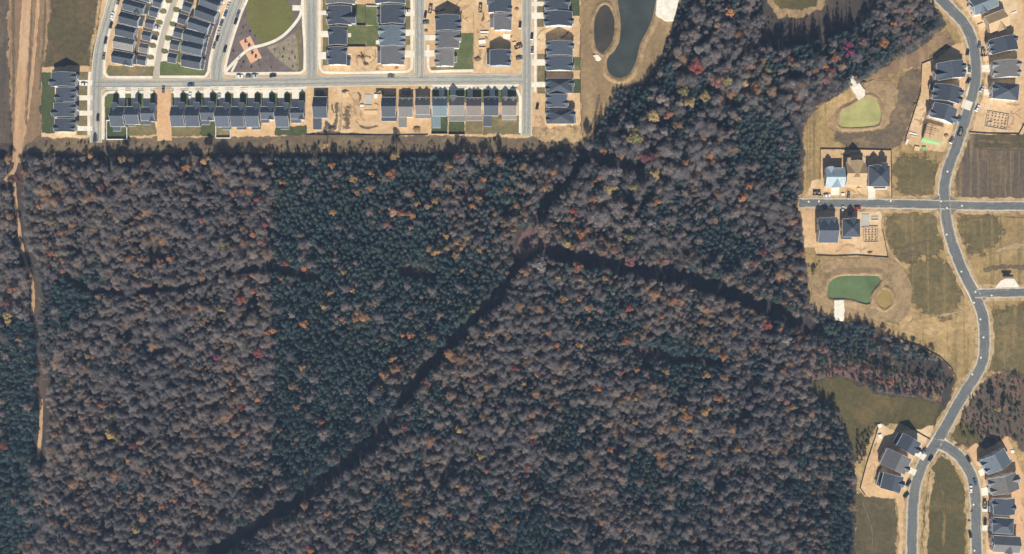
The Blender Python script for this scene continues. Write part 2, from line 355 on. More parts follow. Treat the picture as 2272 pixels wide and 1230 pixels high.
# -- west fields and dirt track
zone('field', [(-400, -250), (20, -250), (20, 0), (22, 260), (24, 320), (-400, 330)], 'dark_field', 1, 2)
zone('field', [(112, -250), (300, -250), (238, 0), (218, 60), (208, 130), (204, 165), (96, 165), (98, 60)], 'olive_field', 1, 2)
zone('dirt_ground', [(18, -250), (113, -250), (112, 0), (106, 70), (97, 150), (91, 230), (90, 300), (66, 318), (50, 330), (42, 352), (34, 345), (28, 300), (22, 200), (18, 60)], 'rough_soil', 2, 3)
ribbon('dirt_road', [(64, -250), (60, 0), (54, 90), (48, 180), (44, 260), (41, 320), (37, 360)], 22, 'track_soil', 3, 1.8)
ribbon('dirt_road', [(90, -250), (84, 0), (78, 90), (70, 180), (60, 260), (46, 325)], 8, 'track_soil', 3, 1.5)
ribbon('dirt_road', [(37, 345), (33, 375), (20, 392), (12, 402)], 9, 'track_soil', 3, 1.2)
ribbon('path', [(20, 398), (31, 406), (34, 440), (40, 490), (48, 545), (60, 590), (70, 620), (74, 660), (71, 700)], 7.5, 'track_soil', 3, 0.8)
ribbon('path', [(91, 885), (91, 930), (89, 970), (84, 1020)], 8, 'track_soil', 3, 0.8)

# -- forest clearings
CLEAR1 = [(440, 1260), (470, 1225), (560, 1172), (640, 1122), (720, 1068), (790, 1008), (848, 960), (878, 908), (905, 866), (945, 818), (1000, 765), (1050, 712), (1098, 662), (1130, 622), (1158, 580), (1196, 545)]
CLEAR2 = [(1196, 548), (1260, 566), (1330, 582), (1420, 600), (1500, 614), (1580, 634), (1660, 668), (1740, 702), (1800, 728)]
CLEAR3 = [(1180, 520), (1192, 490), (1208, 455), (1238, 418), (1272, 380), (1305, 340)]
for c in (CLEAR1, CLEAR2, CLEAR3): ribbon('clearing_ground', c, 46, 'shaded_clearing_floor', 1, 3)
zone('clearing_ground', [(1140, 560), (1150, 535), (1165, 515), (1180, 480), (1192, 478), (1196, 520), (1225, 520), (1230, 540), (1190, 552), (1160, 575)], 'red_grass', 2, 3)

zone('scrub_ground', [(1800, 785), (1960, 825), (2100, 846), (2088, 892), (1950, 872), (1880, 838), (1800, 846)], 'red_grass', 1, 3)
# -- scrub strip between houses and wood, soil of the housing estate
zone('scrub_ground', [(60, 298), (1300, 290), (1312, 305), (1296, 332), (1180, 338), (600, 340), (60, 342)], 'heath', 1, 3)
zone('soil_ground', [(92, 150), (205, 145), (262, -250), (1300, -250), (1292, 0), (1290, 296), (1168, 306), (940, 300), (846, 300), (730, 290), (682, 296), (600, 302), (420, 305), (200, 305), (92, 306)], 'soil', 2, 2)
zone('soil_ground', [(1160, 285), (1290, 280), (1296, 318), (1200, 312)], 'tan_verge', 2, 3)

# -- pond park in the north
zone('grass_ground', [(1286, -250), (1560, -250), (1508, 0), (1494, 48), (1477, 100), (1455, 150), (1428, 182), (1372, 194), (1356, 222), (1334, 264), (1314, 302), (1292, 322), (1288, 200)], 'brown_grass', 3, 2.5)
zone('soil_ground', [(1560, -250), (1690, -250), (1705, 0), (1722, 38), (1760, 42), (1822, 20), (1850, -30), (1850, -250)], 'bank', 2, 3)
zone('grass_ground', [(1712, -250), (1715, -5), (1730, 18), (1765, 24), (1810, 8), (1825, -40), (1800, -250)], 'olive_grass', 3, 3)

# -- eastern estate
zone('field', [(2020, -250), (2062, -10), (2088, 30), (2100, 58), (2060, 95), (1960, 155), (1905, 186), (1850, 218), (1806, 244), (1788, 270), (1780, 300), (1787, 335), (1780, 440), (1768, 456), (1778, 480), (1785, 560), (1790, 600),
               (1796, 676), (1822, 696), (1848, 713), (1917, 713), (1945, 724), (1994, 752), (2069, 783), (2105, 811), (2123, 845), (2100, 900), (2060, 965), (1990, 935), (1944, 944), (1908, 1000), (1899, 1030), (1898, 1500), (2800, 1500), (2800, -250)], 'straw_field', 1, 3)
zone('grass_ground', [(1792, 852), (1828, 836), (1880, 842), (1950, 876), (2030, 884), (2092, 895), (2062, 962), (1990, 940), (1946, 942), (1912, 1000), (1897, 1014), (1886, 968), (1870, 940), (1850, 905), (1805, 890)], 'olive_grass', 2, 4)
zone('grass_ground', [(1840, 305), (1870, 285), (1950, 282), (1975, 240), (1990, 200), (2010, 160), (2050, 150), (2040, 210), (2018, 270), (2005, 310), (1975, 333), (1900, 330)], 'heath', 2, 4, feather=9)
zone('grass_ground', [(1905, 182), (1960, 152), (2060, 95), (2098, 66), (2120, 100), (2095, 118), (2075, 128), (2020, 150), (1975, 165), (1940, 185)], 'rough_soil', 2, 4)
zone('field', [(2152, 300), (2800, 300), (2800, 440), (2140, 440), (2125, 420), (2130, 370)], 'purple_field', 2, 4, feather=9)
zone('grass_ground', [(2165, 300), (2800, 298), (2800, 330), (2168, 330)], 'olive_field', 3, 3)
zone('grass_ground', [(1990, 355), (2060, 345), (2082, 390), (2076, 425), (2000, 425), (1982, 410)], 'straw_dark', 2, 5, feather=20)
zone('grass_ground', [(1965, 480), (2070, 475), (2085, 520), (2090, 560), (2000, 580), (1980, 540)], 'straw_dark', 2, 5, feather=20)
zone('grass_ground', [(2130, 480), (2200, 475), (2230, 520), (2190, 560), (2150, 560)], 'straw_dark', 2, 5, feather=20)
zone('grass_ground', [(2012, 600), (2055, 575), (2100, 582), (2126, 625), (2132, 665), (2110, 700), (2070, 705), (2030, 680)], 'straw_dark', 2, 5, feather=20)
zone('grass_ground', [(2205, 690), (2800, 665), (2800, 830), (2190, 828), (2196, 760)], 'straw_dark', 2, 5, feather=20)
zone('grass_ground', [(1898, 1098), (1985, 1102), (1990, 1160), (1985, 1260), (1990, 1500), (1898, 1500)], 'olive_field', 2, 3)
zone('grass_ground', [(2065, 1040), (2090, 1012), (2115, 1030), (2138, 1080), (2142, 1160), (2144, 1500), (2052, 1500), (2050, 1150)], 'olive_grass', 2, 3)
zone('scrub_ground', [(2128, 900), (2160, 862), (2205, 828), (2800, 815), (2800, 1010), (2270, 1000), (2238, 968), (2182, 996), (2124, 988), (2104, 962)], 'scrub_ground', 3, 5)
zone('grass_ground', [(2108, 955), (2125, 935), (2165, 950), (2175, 985), (2130, 985)], 'olive_grass', 4, 4)
# lots of bare soil
zone('soil_ground', [(2044, 140), (2082, 128), (2115, 100), (2140, 95), (2158, 140), (2158, 190), (2146, 240), (2122, 318), (2104, 338), (2036, 330), (2008, 312), (2022, 268), (2042, 205)], 'soil', 3, 1.5, feather=3)
zone('soil_ground', [(2100, -30), (2150, -60), (2800, -60), (2800, 300), (2152, 296), (2164, 240), (2172, 190), (2172, 120), (2150, 50)], 'soil', 3, 2)
zone('soil_ground', [(1820, 332), (1976, 333), (1977, 440), (1790, 440), (1800, 404), (1821, 398)], 'soil', 3, 1, feather=3)
zone('soil_ground', [(1776, 461), (1955, 461), (1957, 510), (1970, 570), (1812, 566), (1808, 549), (1785, 549)], 'soil', 3, 1, feather=3)
zone('soil_ground', [(1950, 940), (1968, 948), (1992, 958), (2024, 955), (2072, 944), (2060, 985), (2036, 1030), (2020, 1075), (2014, 1130), (2012, 1500), (1992, 1500), (1994, 1150), (1986, 1106), (1918, 1102), (1908, 1084), (1922, 1030)], 'soil', 4, 1.5, feather=3)
zone('soil_ground', [(2140, 1000), (2165, 985), (2185, 1000), (2236, 968), (2262, 1030), (2290, 1110), (2300, 1500), (2176, 1500), (2176, 1120), (2170, 1060)], 'soil_orange', 4, 1.5, feather=3)
zone('soil_ground', [(2052, 1500), (2048, 1200), (2058, 1080), (2066, 1040), (2074, 1050), (2064, 1100), (2058, 1220), (2064, 1500)], 'tan_verge', 4, 2)

for pts, wd_, mt in [([(748, 225), (746, 260), (742, 292)], 7, 'rut'), ([(757, 225), (757, 262), (752, 295)], 5, 'pale_rut'), ([(770, 232), (772, 262), (768, 290)], 12, 'rut'), ([(786, 262), (800, 280), (820, 284), (840, 278)], 4, 'rut'), ([(790, 205), (800, 212), (795, 232)], 4, 'rut'), ([(800, 110), (806, 130), (812, 145)], 5, 'rut'), ([(790, 128), (806, 124), (826, 128)], 4, 'rut'),
                     ([(1988, 350), (2020, 358), (2060, 372)], 4, 'rut'), ([(1985, 556), (2020, 545), (2070, 532)], 5, 'rut'), ([(2000, 570), (2030, 562), (2050, 575)], 9, 'rut'), ([(2120, 492), (2180, 482), (2300, 484)], 3, 'rut'), ([(2165, 312), (2230, 316), (2400, 316)], 9, 'rut'), ([(2170, 328), (2230, 330), (2400, 330)], 6, 'rut'),
                     ([(2000, 720), (2040, 708), (2090, 700), (2140, 690)], 5, 'pale_rut'), ([(2030, 690), (2022, 712), (1998, 735)], 3, 'pale_rut'), ([(1962, 690), (1985, 712), (1996, 722)], 3, 'rut'), ([(1965, 480), (1962, 520), (1975, 560), (1998, 585)], 5, 'tan_verge'),
                     ([(1330, 205), (1322, 250), (1305, 300)], 5, 'rut'), ([(2060, 130), (2090, 108), (2120, 96)], 6, 'rut'), ([(2200, 560), (2260, 545), (2400, 540)], 10, 'pale_rut'), ([(2180, 600), (2240, 592), (2400, 598)], 8, 'rut'),
                     ([(28, -100), (30, 80), (30, 250)], 5, 'rut'), ([(72, -100), (68, 100), (58, 280)], 3, 'rut'), ([(102, -60), (98, 80), (88, 200)], 4, 'rut'), ([(226, -60), (218, 30), (204, 110), (200, 160)], 9, 'tan_verge'), ([(1912, 1110), (1935, 1180), (1930, 1260)], 5, 'rut'), ([(2085, 1060), (2095, 1140), (2090, 1260)], 7, 'straw_dark')]:
    soft_ribbon('track_mark', pts, wd_ * 2.0, mt, 4.6 if mt != 'tan_verge' else 4.4)

def wheel_marks(poly, n):
    poly = np.array(poly, float)
    for _ in range(n):
        for _t in range(30):
            p = rng.uniform(poly.min(0), poly.max(0)); a = rng.uniform(0, 6.28); L = rng.uniform(8, 22); b = a + rng.uniform(-.9, .9)
            q = p + L * np.array([math.cos(a), math.sin(a)]); e = q + L * np.array([math.cos(b), math.sin(b)])
            if all(_inside(z, poly) for z in (p, q, e)): break
        else: continue
        mt = ('lot_rut', 'lot_rut', 'rut', 'pale_rut')[int(rng.integers(0, 4))]
        soft_ribbon('track_mark', [tuple(p), tuple(q), tuple(e)], rng.uniform(4, 9), mt, 4.8)
def _inside(z, poly):
    c = False; j = len(poly) - 1
    for i in range(len(poly)):
        if (poly[i][1] > z[1]) != (poly[j][1] > z[1]) and z[0] < (poly[j][0] - poly[i][0]) * (z[1] - poly[i][1]) / (poly[j][1] - poly[i][1]) + poly[i][0]: c = not c
        j = i
    return c
for poly, n in [([(728, 198), (846, 198), (846, 296), (728, 292)], 16), ([(945, -10), (1052, -10), (1052, 70), (1022, 70), (1022, 30), (945, 30)], 8), ([(1055, -10), (1156, -10), (1156, 156), (1055, 156)], 12), ([(735, 146), (900, 146), (900, 158), (735, 158)], 4), ([(775, 106), (838, 106), (838, 150), (775, 150)], 5), ([(1180, 60), (1286, 60), (1286, 90), (1180, 90)], 5), ([(1182, 212), (1210, 212), (1210, 280), (1182, 280)], 4), ([(2010, 310), (2045, 160), (2075, 140), (2078, 270), (2050, 330)], 8), ([(2080, 320), (2130, 300), (2150, 230), (2140, 180), (2160, 180), (2150, 250), (2110, 335)], 4),
                ([(2158, 296), (2175, 220), (2270, 230), (2280, 296)], 10), ([(2175, 60), (2200, 60), (2200, 220), (2180, 220)], 6), ([(1822, 405), (1975, 410), (1975, 438), (1800, 438)], 8), ([(1822, 335), (1975, 335), (1975, 362), (1822, 362)], 5), ([(1780, 545), (1965, 540), (1965, 566), (1812, 562)], 7), ([(1925, 1030), (1950, 960), (1975, 960), (1950, 1090), (1918, 1096)], 7), ([(2178, 1100), (2200, 1100), (2200, 1225), (2180, 1225)], 4), ([(2258, 1040), (2280, 1110), (2285, 1225), (2265, 1225)], 4)]: wheel_marks(poly, n)

# ------------------------------------------------------------------ roads
ROADS = [
    ('A', [(300, -250), (262, -40), (252, 0), (241, 41), (229, 83), (222, 112), (218, 140), (216, 170), (214, 205), (213, 317)], 22, 'asphalt'),
    ('B', [(206, 188), (400, 187), (560, 184), (700, 181), (850, 178), (1000, 177), (1172, 176)], 21, 'asphalt'),
    ('C', [(580, -150), (536, -22), (527, 0), (512, 40), (498, 83), (486, 125), (481, 150), (481, 184)], 24, 'asphalt'),
    ('D', [(691, -250), (691, 0), (692, 180)], 23, 'asphalt'),
    ('E', [(931, -250), (931, 0), (931, 178)], 20, 'asphalt'),
    ('F', [(1169, -250), (1169, 0), (1169, 176), (1168, 302)], 20, 'asphalt'),
    ('G', [(1960, -150), (2060, -30), (2089, 0), (2111, 22), (2139, 53), (2154, 83), (2162, 116), (2165, 149), (2164, 180), (2155, 221), (2144, 257), (2133, 290), (2122, 326), (2110, 355), (2101, 382), (2096, 405), (2095, 430),
            (2097, 455), (2099, 480), (2104, 510), (2114, 545), (2130, 587), (2146, 622), (2160, 648), (2172, 676), (2181, 706), (2184, 748), (2182, 792), (2171, 823), (2152, 853), (2130, 888), (2108, 928), (2086, 968), (2066, 1000), (2045, 1034), (2033, 1070), (2026, 1116), (2024, 1161), (2023, 1240), (2023, 1500)], 24, 'asphalt_blue'),
    ('H', [(1773, 451), (1950, 452), (2096, 455), (2180, 457), (2300, 457), (2800, 457)], 19, 'asphalt_blue'),
    ('I', [(2160, 652), (2200, 651), (2300, 648), (2800, 640)], 19, 'asphalt_blue'),
    ('J', [(2070, 985), (2086, 986), (2105, 995), (2128, 1013), (2150, 1044), (2161, 1077), (2165, 1116), (2165, 1161), (2167, 1240), (2168, 1500)], 24, 'asphalt_blue'),
]
for nm, pts, wd, mt in ROADS:
    if nm in 'GHIJ': ribbon('verge', pts, wd + 18, 'tan_verge', 4, 3)
for nm, pts, wd, mt in ROADS:
    ribbon('kerb_apron', pts, wd + (5 if nm in 'ABCDEF' else 3.4), 'gutter' if nm in 'ABCDEF' else 'concrete', 5)
for nm, pts, wd, mt in ROADS: ribbon('road', pts, wd, mt, 6)
def fillet(cx, cy, sx, sy, r, mt='asphalt'):
    """rounded inner corner of a junction"""
    arc = [(cx + sx * r - sx * r * math.cos(a), cy + sy * r - sy * r * math.sin(a)) for a in np.linspace(0, math.pi / 2, 8)]
    zone('road_corner', [(cx - sx * 2, cy - sy * 2)] + [(cx - sx * 2, arc[0][1])] + arc + [(arc[-1][0], cy - sy * 2)], mt, 6)
for c in [(226, 177, 1, -1, 8), (223, 198, 1, 1, 9), (470, 176, -1, -1, 7), (493, 175, 1, -1, 9), (680, 171, -1, -1, 8), (704, 170, 1, -1, 8), (921, 167, -1, -1, 8), (941, 167, 1, -1, 8), (1159, 166, -1, -1, 9), (1159, 187, -1, 1, 9)]: fillet(*c)
for c in [(2085, 442, -1, -1, 18), (2107, 444, 1, -1, 18), (2087, 463, -1, 1, 18), (2111, 465, 1, 1, 18), (2162, 641, 1, -1, 10), (2180, 661, 1, 1, 14), (2096, 1008, -1, 1, 8), (2100, 962, 1, 1, 10)]: fillet(*c, mt='asphalt_blue')
for nm, pts, wd, mt in ROADS:                      # wheel lanes and tracked-in soil
    q_ = smooth(pts, False, 6)
    for off_, w_ in ((wd * .23, 6.0), (-wd * .23, 6.0), (wd * .46, 4.0), (-wd * .46, 4.0)):
        soft_ribbon('road_wear', [tuple(p) for p in offset_line(q_, off_)][::3], w_, 'dust' if abs(off_) > wd * .4 else ('wear' if nm in 'ABCDEF' else 'wear_blue'), 6.7)
# raised kerb stones along the road edges, broken at the junctions and the drives
_lines = [(nm, smooth(pts, False, 6), wd) for nm, pts, wd, mt in ROADS]
for nm, q, wd in _lines:
    for sgn in (-1, 1):
        e = offset_line(q, sgn * (wd / 2 + 0.9)); run = []
        runs = []
        for p in e + [None]:
            ok = p is not None and not any(n2 != nm and min(np.hypot(*(p - z)) for z in q2) < w2 / 2 + 9 for n2, q2, w2 in _lines)
            if ok: run.append(p)
            else:
                if len(run) > 3: runs.append(run)
                run = []
        for run in runs:
            a = offset_line(run, 0.6); b = offset_line(run, -0.6); n = len(run); z0, z1 = 0.0, 0.26
            v = []
            for i in range(n):
                ax, ay = P(*a[i]); bx, by = P(*b[i]); v += [(ax, ay, z0), (ax, ay, z1), (bx, by, z1), (bx, by, z0)]
            f = []
            for i in range(n - 1):
                for k in range(3): f.append([4 * i + k, 4 * i + k + 1, 4 * i + 5 + k, 4 * i + 4 + k])
            me = bpy.data.meshes.new('kerb'); me.from_pydata(v, [], f); me.materials.append(M['gutter']); me.update()
            o = link(bpy.data.objects.new('kerb', me)); o['kind'] = 'structure'

# sidewalks, alleys and drives of the northern estate
ribbon('alley', [(430, -200), (386, 0), (373, 41), (361, 83), (352, 125), (346, 178)], 12, 'alley', 6)
SW = [[(270, -30), (262, 0), (252, 41), (240, 83), (233, 120), (231, 150), (232, 163), (238, 171), (260, 172), (338, 172)], [(354, 171), (400, 171), (440, 171), (456, 170), (462, 160), (466, 135), (474, 100), (484, 65), (500, 25), (516, -20)],
      [(498, 160), (503, 135), (512, 100), (523, 65), (535, 30), (548, 0), (556, -25)], [(498, 163), (520, 164), (600, 163), (668, 162), (676, 155), (676, 100), (673, 50), (672, -20)],
      [(709, -40), (709, 60), (709, 120), (710, 150), (716, 160), (760, 162), (850, 161), (905, 159), (913, 152), (914, 100), (914, -40)], [(950, 100), (950, 150), (955, 159), (1000, 158), (1050, 157)],
      [(1188, -30), (1188, 60), (1188, 120), (1187, 205)], [(200, 160), (197, 200), (197, 300)], [(229, 310), (229, 240), (230, 215), (238, 206), (280, 205), (340, 205)], [(384, 205), (480, 203), (600, 202), (676, 202)],
      [(956, 197), (1040, 197), (1130, 197), (1148, 202), (1154, 215), (1154, 296)]]
for s_ in SW: ribbon('sidewalk', s_, 5.8, 'concrete', 7)
# long apron of concrete in front of the southern row
zone('kerb_apron', [(232, 194), (345, 194), (345, 199), (240, 200)], 'concrete', 6)
zone('kerb_apron', [(380, 193), (680, 190), (680, 198), (380, 199)], 'concrete', 6)
zone('kerb_apron', [(960, 187), (1150, 187), (1150, 193), (960, 193)], 'concrete', 6)
# lawns
LAWNS = [(rect(92, 162, 122, 296), 'deep_lawn', 1.5), ([(240, 146), (342, 148), (340, 169), (242, 169), (236, 160)], 'dry_lawn', 1), ([(356, 138), (390, 136), (408, 150), (462, 158), (458, 169), (354, 169)], 'lawn', 1),
         (rect(233, 208, 286, 308), 'deep_lawn', 1), (rect(286, 272, 346, 300), 'dry_lawn', 2), (rect(380, 272, 445, 302), 'dry_lawn', 2), (rect(445, 270, 480, 302), 'deep_lawn', 2), (rect(478, 272, 512, 304), 'dry_lawn', 1),
         (rect(612, 280, 680, 300), 'deep_lawn', 2), (rect(772, 10, 811, 55), 'lawn', 1), (rect(811, 14, 846, 56), 'lawn', 1), (rect(770, 58, 812, 104), 'lawn', 1), (rect(812, 58, 844, 104), 'lawn', 1), (rect(1006, 74, 1050, 155), 'lawn', 1), (rect(955, 148, 1006, 156), 'dry_lawn', 1),
         (rect(1254, -40, 1286, 36), 'deep_lawn', 0.6), (rect(1270, 127, 1288, 156), 'lawn', 0.6), (rect(1268, 176, 1288, 207), 'deep_lawn', 0.6), (rect(958, 257, 993, 297), 'deep_lawn', 0.6), (rect(996, 262, 1031, 299), 'deep_lawn', 1), (rect(1033, 262, 1070, 298), 'dry_lawn', 1), (rect(1073, 256, 1152, 298), 'dry_lawn', 2),
         (rect(233, 208, 344, 240), 'lawn', 0), (rect(380, 208, 676, 240), 'lawn', 0), (rect(958, 200, 1150, 228), 'lawn', 0), (rect(233, 200, 344, 203), 'lawn', 0), (rect(382, 199.5, 676, 203), 'lawn', 0), (rect(960, 193, 1148, 195.5), 'dry_lawn', 0),
         ([(404, 60), (420, 62), (408, 110), (404, 140), (392, 138), (396, 100)], 'lawn', 1), ([(308, 62), (316, 64), (306, 120), (298, 120)], 'rough_soil', 1), (rect(724, 8, 745, 145), 'mulch', 1), (rect(716, 0, 728, 145), 'dry_lawn', 0.5), (rect(897, 0, 910, 100), 'dry_lawn', 0.5), (rect(1192, 0, 1212, 60), 'dry_lawn', 0.5), (rect(1192, 120, 1212, 208), 'dry_lawn', 0.5),
         (rect(170, 160, 196, 300), 'dry_lawn', 0.5), ([(462, 20), (490, 30), (470, 110), (462, 158), (446, 156), (450, 100)], 'mulch', 1)]
for pts, mt, j in LAWNS: zone('lawn', pts, mt, 4, j)
# drives
DR = [(rect(166, 178, 205, 190), 0), (rect(166, 212, 205, 223), 0), (rect(166, 246, 205, 257), 0), (rect(166, 280, 205, 291), 0),
      (rect(708, 24, 730, 34), 0), (rect(705, 69, 730, 83), 0), (rect(705, 116, 730, 132), 0), (rect(894, 24, 920, 36), 0), (rect(894, 66, 920, 80), 0), (rect(894, 112, 920, 128), 0),
      (rect(941, 78, 968, 90), 0), (rect(941, 112, 966, 126), 0), (rect(1179, 4, 1210, 14), 0), (rect(1179, 28, 1210, 42), 0), (rect(1179, 132, 1212, 146), 0), (rect(1179, 182, 1212, 194), 0)]
for x in (263, 291, 318.5): DR.append((rect(x, 194, x + 15, 240), 0))
for x in (386, 419, 452, 485, 518, 550, 583, 616, 648): DR.append((rect(x, 193, x + 15, 240), 0))
for x in (974, 999, 1037, 1086, 1114): DR.append((rect(x, 188, x + 12, 222), 0))
for pts, _ in DR: zone('driveway', pts, 'concrete', 8)
# concrete courts along the alley with small planted islands
zone('driveway', [(380, -60), (381, 0), (368, 40), (356, 82), (347, 124), (342, 146), (322, 146), (328, 110), (337, 70), (352, 20), (366, -60)], 'concrete', 5)
zone('driveway', [(408, -40), (396, 0), (379, 50), (366, 95), (358, 136), (376, 136), (382, 105), (392, 70), (404, 30), (420, -30)], 'concrete', 5)
for x, y, r in [(375, 2, 0), (362, 25, 0), (354, 50, 0), (346, 75, 0), (339, 101, 0), (334, 127, 0), (392, 22, 1), (384, 54, 1), (374, 85, 1), (366, 114, 1)]:
    zone('planting_bed', [(x + a, y + b) for a, b in ((-7, -6), (4, -5), (8, -1), (7, 5), (-3, 6), (-8, 2))], 'dry_lawn' if r == 0 else 'lawn', 9, 0.4)
# the strip of soil on the empty lot and the park
zone('soil_ground', [(348, 198), (378, 198), (380, 250), (381, 312), (349, 313), (350, 250)], 'soil_orange', 9, 0.7)
zone('park_ground', [(549, -40), (538, 30), (526, 65), (514, 102), (505, 136), (502, 160), (672, 160), (674, 110), (670, 50), (669, -40)], 'mulch', 5, 0)
zone('park_lawn', [(560, -60), (549, 10), (547, 45), (562, 72), (578, 98), (610, 92), (638, 72), (652, 46), (650, 20), (634, 0), (628, -60)], 'park_lawn', 6, 0.4)
zone('planting_bed', [(592, 106), (625, 92), (655, 72), (662, 110), (668, 150), (658, 159), (640, 150), (612, 128)], 'shrub_bed', 6, 0.6)
zone('park_lawn', [(657, 70), (667, 50), (672, 158), (664, 150)], 'dry_lawn', 6, 0.3)
ribbon('path', [(500, 160), (516, 142), (540, 119), (558, 107), (585, 100), (612, 90), (635, 74), (655, 52), (667, 33), (671, 10), (672, -30)], 6.5, 'concrete', 9)
ribbon('path', [(514, 160), (519, 150), (526, 135)], 5, 'concrete', 8)
zone('play_area', rrect(548.5, 97, 27, 24, 27), 'play_surface', 7)
zone('play_area', rrect(563, 124, 28, 25, 27), 'play_surface', 7)
zone('patio', rect(649, 12, 668, 24), 'concrete', 8)
for r_ in (rect(770, 74, 779, 83), rect(834, 90, 843, 99), rect(772, 119, 780, 127)): zone('patio', r_, 'concrete', 8)
zone('patio', rect(1116, 76, 1132, 88), 'riprap', 8)
# eastern drives
for pts in (rrect(2168, 28, 22, 16, 22), rrect(2190, 152, 26, 17, 3), rrect(2145, 233, 22, 20, -20), rect(1926, 412, 1942, 443), rect(1944, 414, 1968, 421), rect(1844, 414, 1862, 434), rrect(2040, 1008, 30, 15, -35), rrect(2020, 1044, 26, 14, -25), rrect(2184, 1046, 26, 14, 25), rrect(2190, 1090, 26, 18, 8), rrect(2186, 1130, 18, 12, 0), rrect(2188, 1172, 20, 12, 0), rrect(2148, 156, 10, 16, 0), rrect(2190, 205, 14, 14, 0)):
    zone('driveway', pts, 'concrete', 8)
zone('driveway', [(2207, 640), (2220, 623), (2232, 618), (2250, 619), (2264, 641)], 'riprap', 5)
zone('sidewalk', [(2142, 212), (2147, 192), (2151, 193), (2146, 214)], 'concrete', 8)

# ------------------------------------------------------------------ ponds with raised banks
def pond(outline, wmat, bank_in=5, bank_out=10, rise=1.0, mat='bank', layer=6):
    q = smooth(outline, True, 6); n = len(q)
    c = sum(q) / n
    def off(d):
        out = []
        for i in range(n):
            t = q[(i + 1) % n] - q[i - 1]; t = t / (np.hypot(*t) + 1e-9); nn = np.array([t[1], -t[0]])
            if np.dot(nn, q[i] - c) < 0 and abs(np.dot(nn, q[i] - c)) > 1: nn = nn
            out.append(q[i] + nn * d)
        return out
    area = sum(q[i][0] * q[(i + 1) % n][1] - q[(i + 1) % n][0] * q[i][1] for i in range(n))
    sg = 1 if area > 0 else -1
    zb = 0.02 * layer
    rings = [(off(-2.0 * sg), zb - 0.3), (off(0.0), zb + 0.16), (off(sg * bank_in), zb + rise), (off(sg * (bank_in + 3)), zb + rise), (off(sg * (bank_in + 3 + bank_out)), -0.05)]
    v = [];
    for r, z in rings:
        for i, p in enumerate(r):
            jit = rng.uniform(-0.7, 0.7, 2) if z != zb + 0.16 else 0
            p = p + jit; v.append((*P(p[0], p[1], max(z, 0)), z + (rng.uniform(-0.12, 0.12) if z > zb + 0.3 else 0)))
    f = []
    for k in range(len(rings) - 1):
        for i in range(n): f.append([k * n + i, k * n + (i + 1) % n, (k + 1) * n + (i + 1) % n, (k + 1) * n + i])
    me = bpy.data.meshes.new('pond_bank'); me.from_pydata(v, [], f); me.materials.append(M[mat]); me.update()
    o = link(bpy.data.objects.new('pond_bank', me)); o['kind'] = 'structure'
    wv = [(*P(*p), zb + 0.1) for p in off(sg * 0.3)]
    tri = tessellate_polygon([[Vector(a) for a in wv]])
    me = bpy.data.meshes.new('pond_water'); me.from_pydata(wv, [], [list(t) for t in tri]); me.materials.append(M[wmat]); me.update()
    bm = bmesh.new(); bm.from_mesh(me)
    for fc in bm.faces:
        if fc.normal.z < 0: fc.normal_flip()
    bm.to_mesh(me); bm.free()
    o = link(bpy.data.objects.new('pond_water', me)); o['kind'] = 'structure'

pond([(1368, -60), (1370, 0), (1376, 40), (1376, 75), (1368, 102), (1350, 126), (1346, 140), (1350, 160), (1366, 172), (1385, 171), (1402, 156), (1414, 126), (1421, 96), (1437, 66), (1448, 38), (1454, 8), (1462, -40), (1430, -120), (1390, -110)], 'water_grey', 5, 7, 0.9, layer=9)
pond([(1334, 14), (1320, 40), (1318, 75), (1322, 105), (1336, 118), (1352, 112), (1364, 92), (1367, 62), (1360, 32), (1348, 12)], 'water_dark', 3, 5, 0.7, layer=6)
pond([(1918, 217), (1940, 218), (1953, 241), (1953, 265), (1940, 279), (1868, 282), (1864, 263), (1869, 246), (1893, 235)], 'water_olive', 2, 5, 0.6, layer=5)
pond([(1836, 645), (1842, 626), (1860, 614), (1900, 612), (1950, 613), (1955, 622), (1940, 640), (1931, 656), (1930, 672), (1915, 672), (1895, 665), (1872, 662), (1840, 660)], 'water_green', 3, 14, 0.9, layer=6)
pond(ell(1963, 663, 17, 21, 16), 'water_ochre', 3, 5, 0.6, layer=5)
zone('pond_bank', [(1800, 640), (1806, 606), (1830, 584), (1870, 574), (1960, 574), (1990, 584), (2012, 610), (2024, 650), (2016, 690), (1992, 714), (1960, 716), (1920, 704), (1880, 700), (1845, 700), (1812, 684)], 'bank', 3, 2, True)
zone('pond_bank', [(1850, 255), (1870, 236), (1900, 222), (1915, 190), (1950, 180), (1985, 190), (1990, 230), (1975, 262), (1960, 285), (1900, 292), (1855, 290), (1835, 275)], 'bank', 3, 3, True)

def slab(name, pts, h, mat, jitter=0.8):
    """low mound of riprap or a slab: raised top, battered sides"""
    q = straight(pts, 5); c = sum(q) / len(q)
    b = [p + rng.uniform(-jitter, jitter, 2) for p in q]; t = [p + (c - p) / (np.hypot(*(c - p)) + 1e-6) * 1.2 for p in b]
    m = MB(); m.hexa([(*P(*p), 0.0) for p in b][::-1], [(*P(*p), h + rng.uniform(-0.06, 0.06)) for p in t][::-1])
    o = m.build(name, M[mat]); o['kind'] = 'structure'
    bm = bmesh.new(); bm.from_mesh(o.data); bmesh.ops.triangulate(bm, faces=bm.faces); bmesh.ops.recalc_face_normals(bm, faces=bm.faces); bm.to_mesh(o.data); bm.free()
for pts in ([(1456, -80), (1512, -80), (1507, 0), (1494, 48), (1479, 48), (1453, 35), (1456, 0)], [(1876, 177), (1889, 167), (1908, 186), (1919, 202), (1919, 213), (1905, 224), (1893, 204)], [(1849, 665), (1872, 665), (1874, 690), (1870, 713), (1849, 711)]):
    slab('spillway', pts, 1.45, 'riprap')
slab('spillway', ell(1677, 46, 11, 11, 12), 0.5, 'riprap', 2)
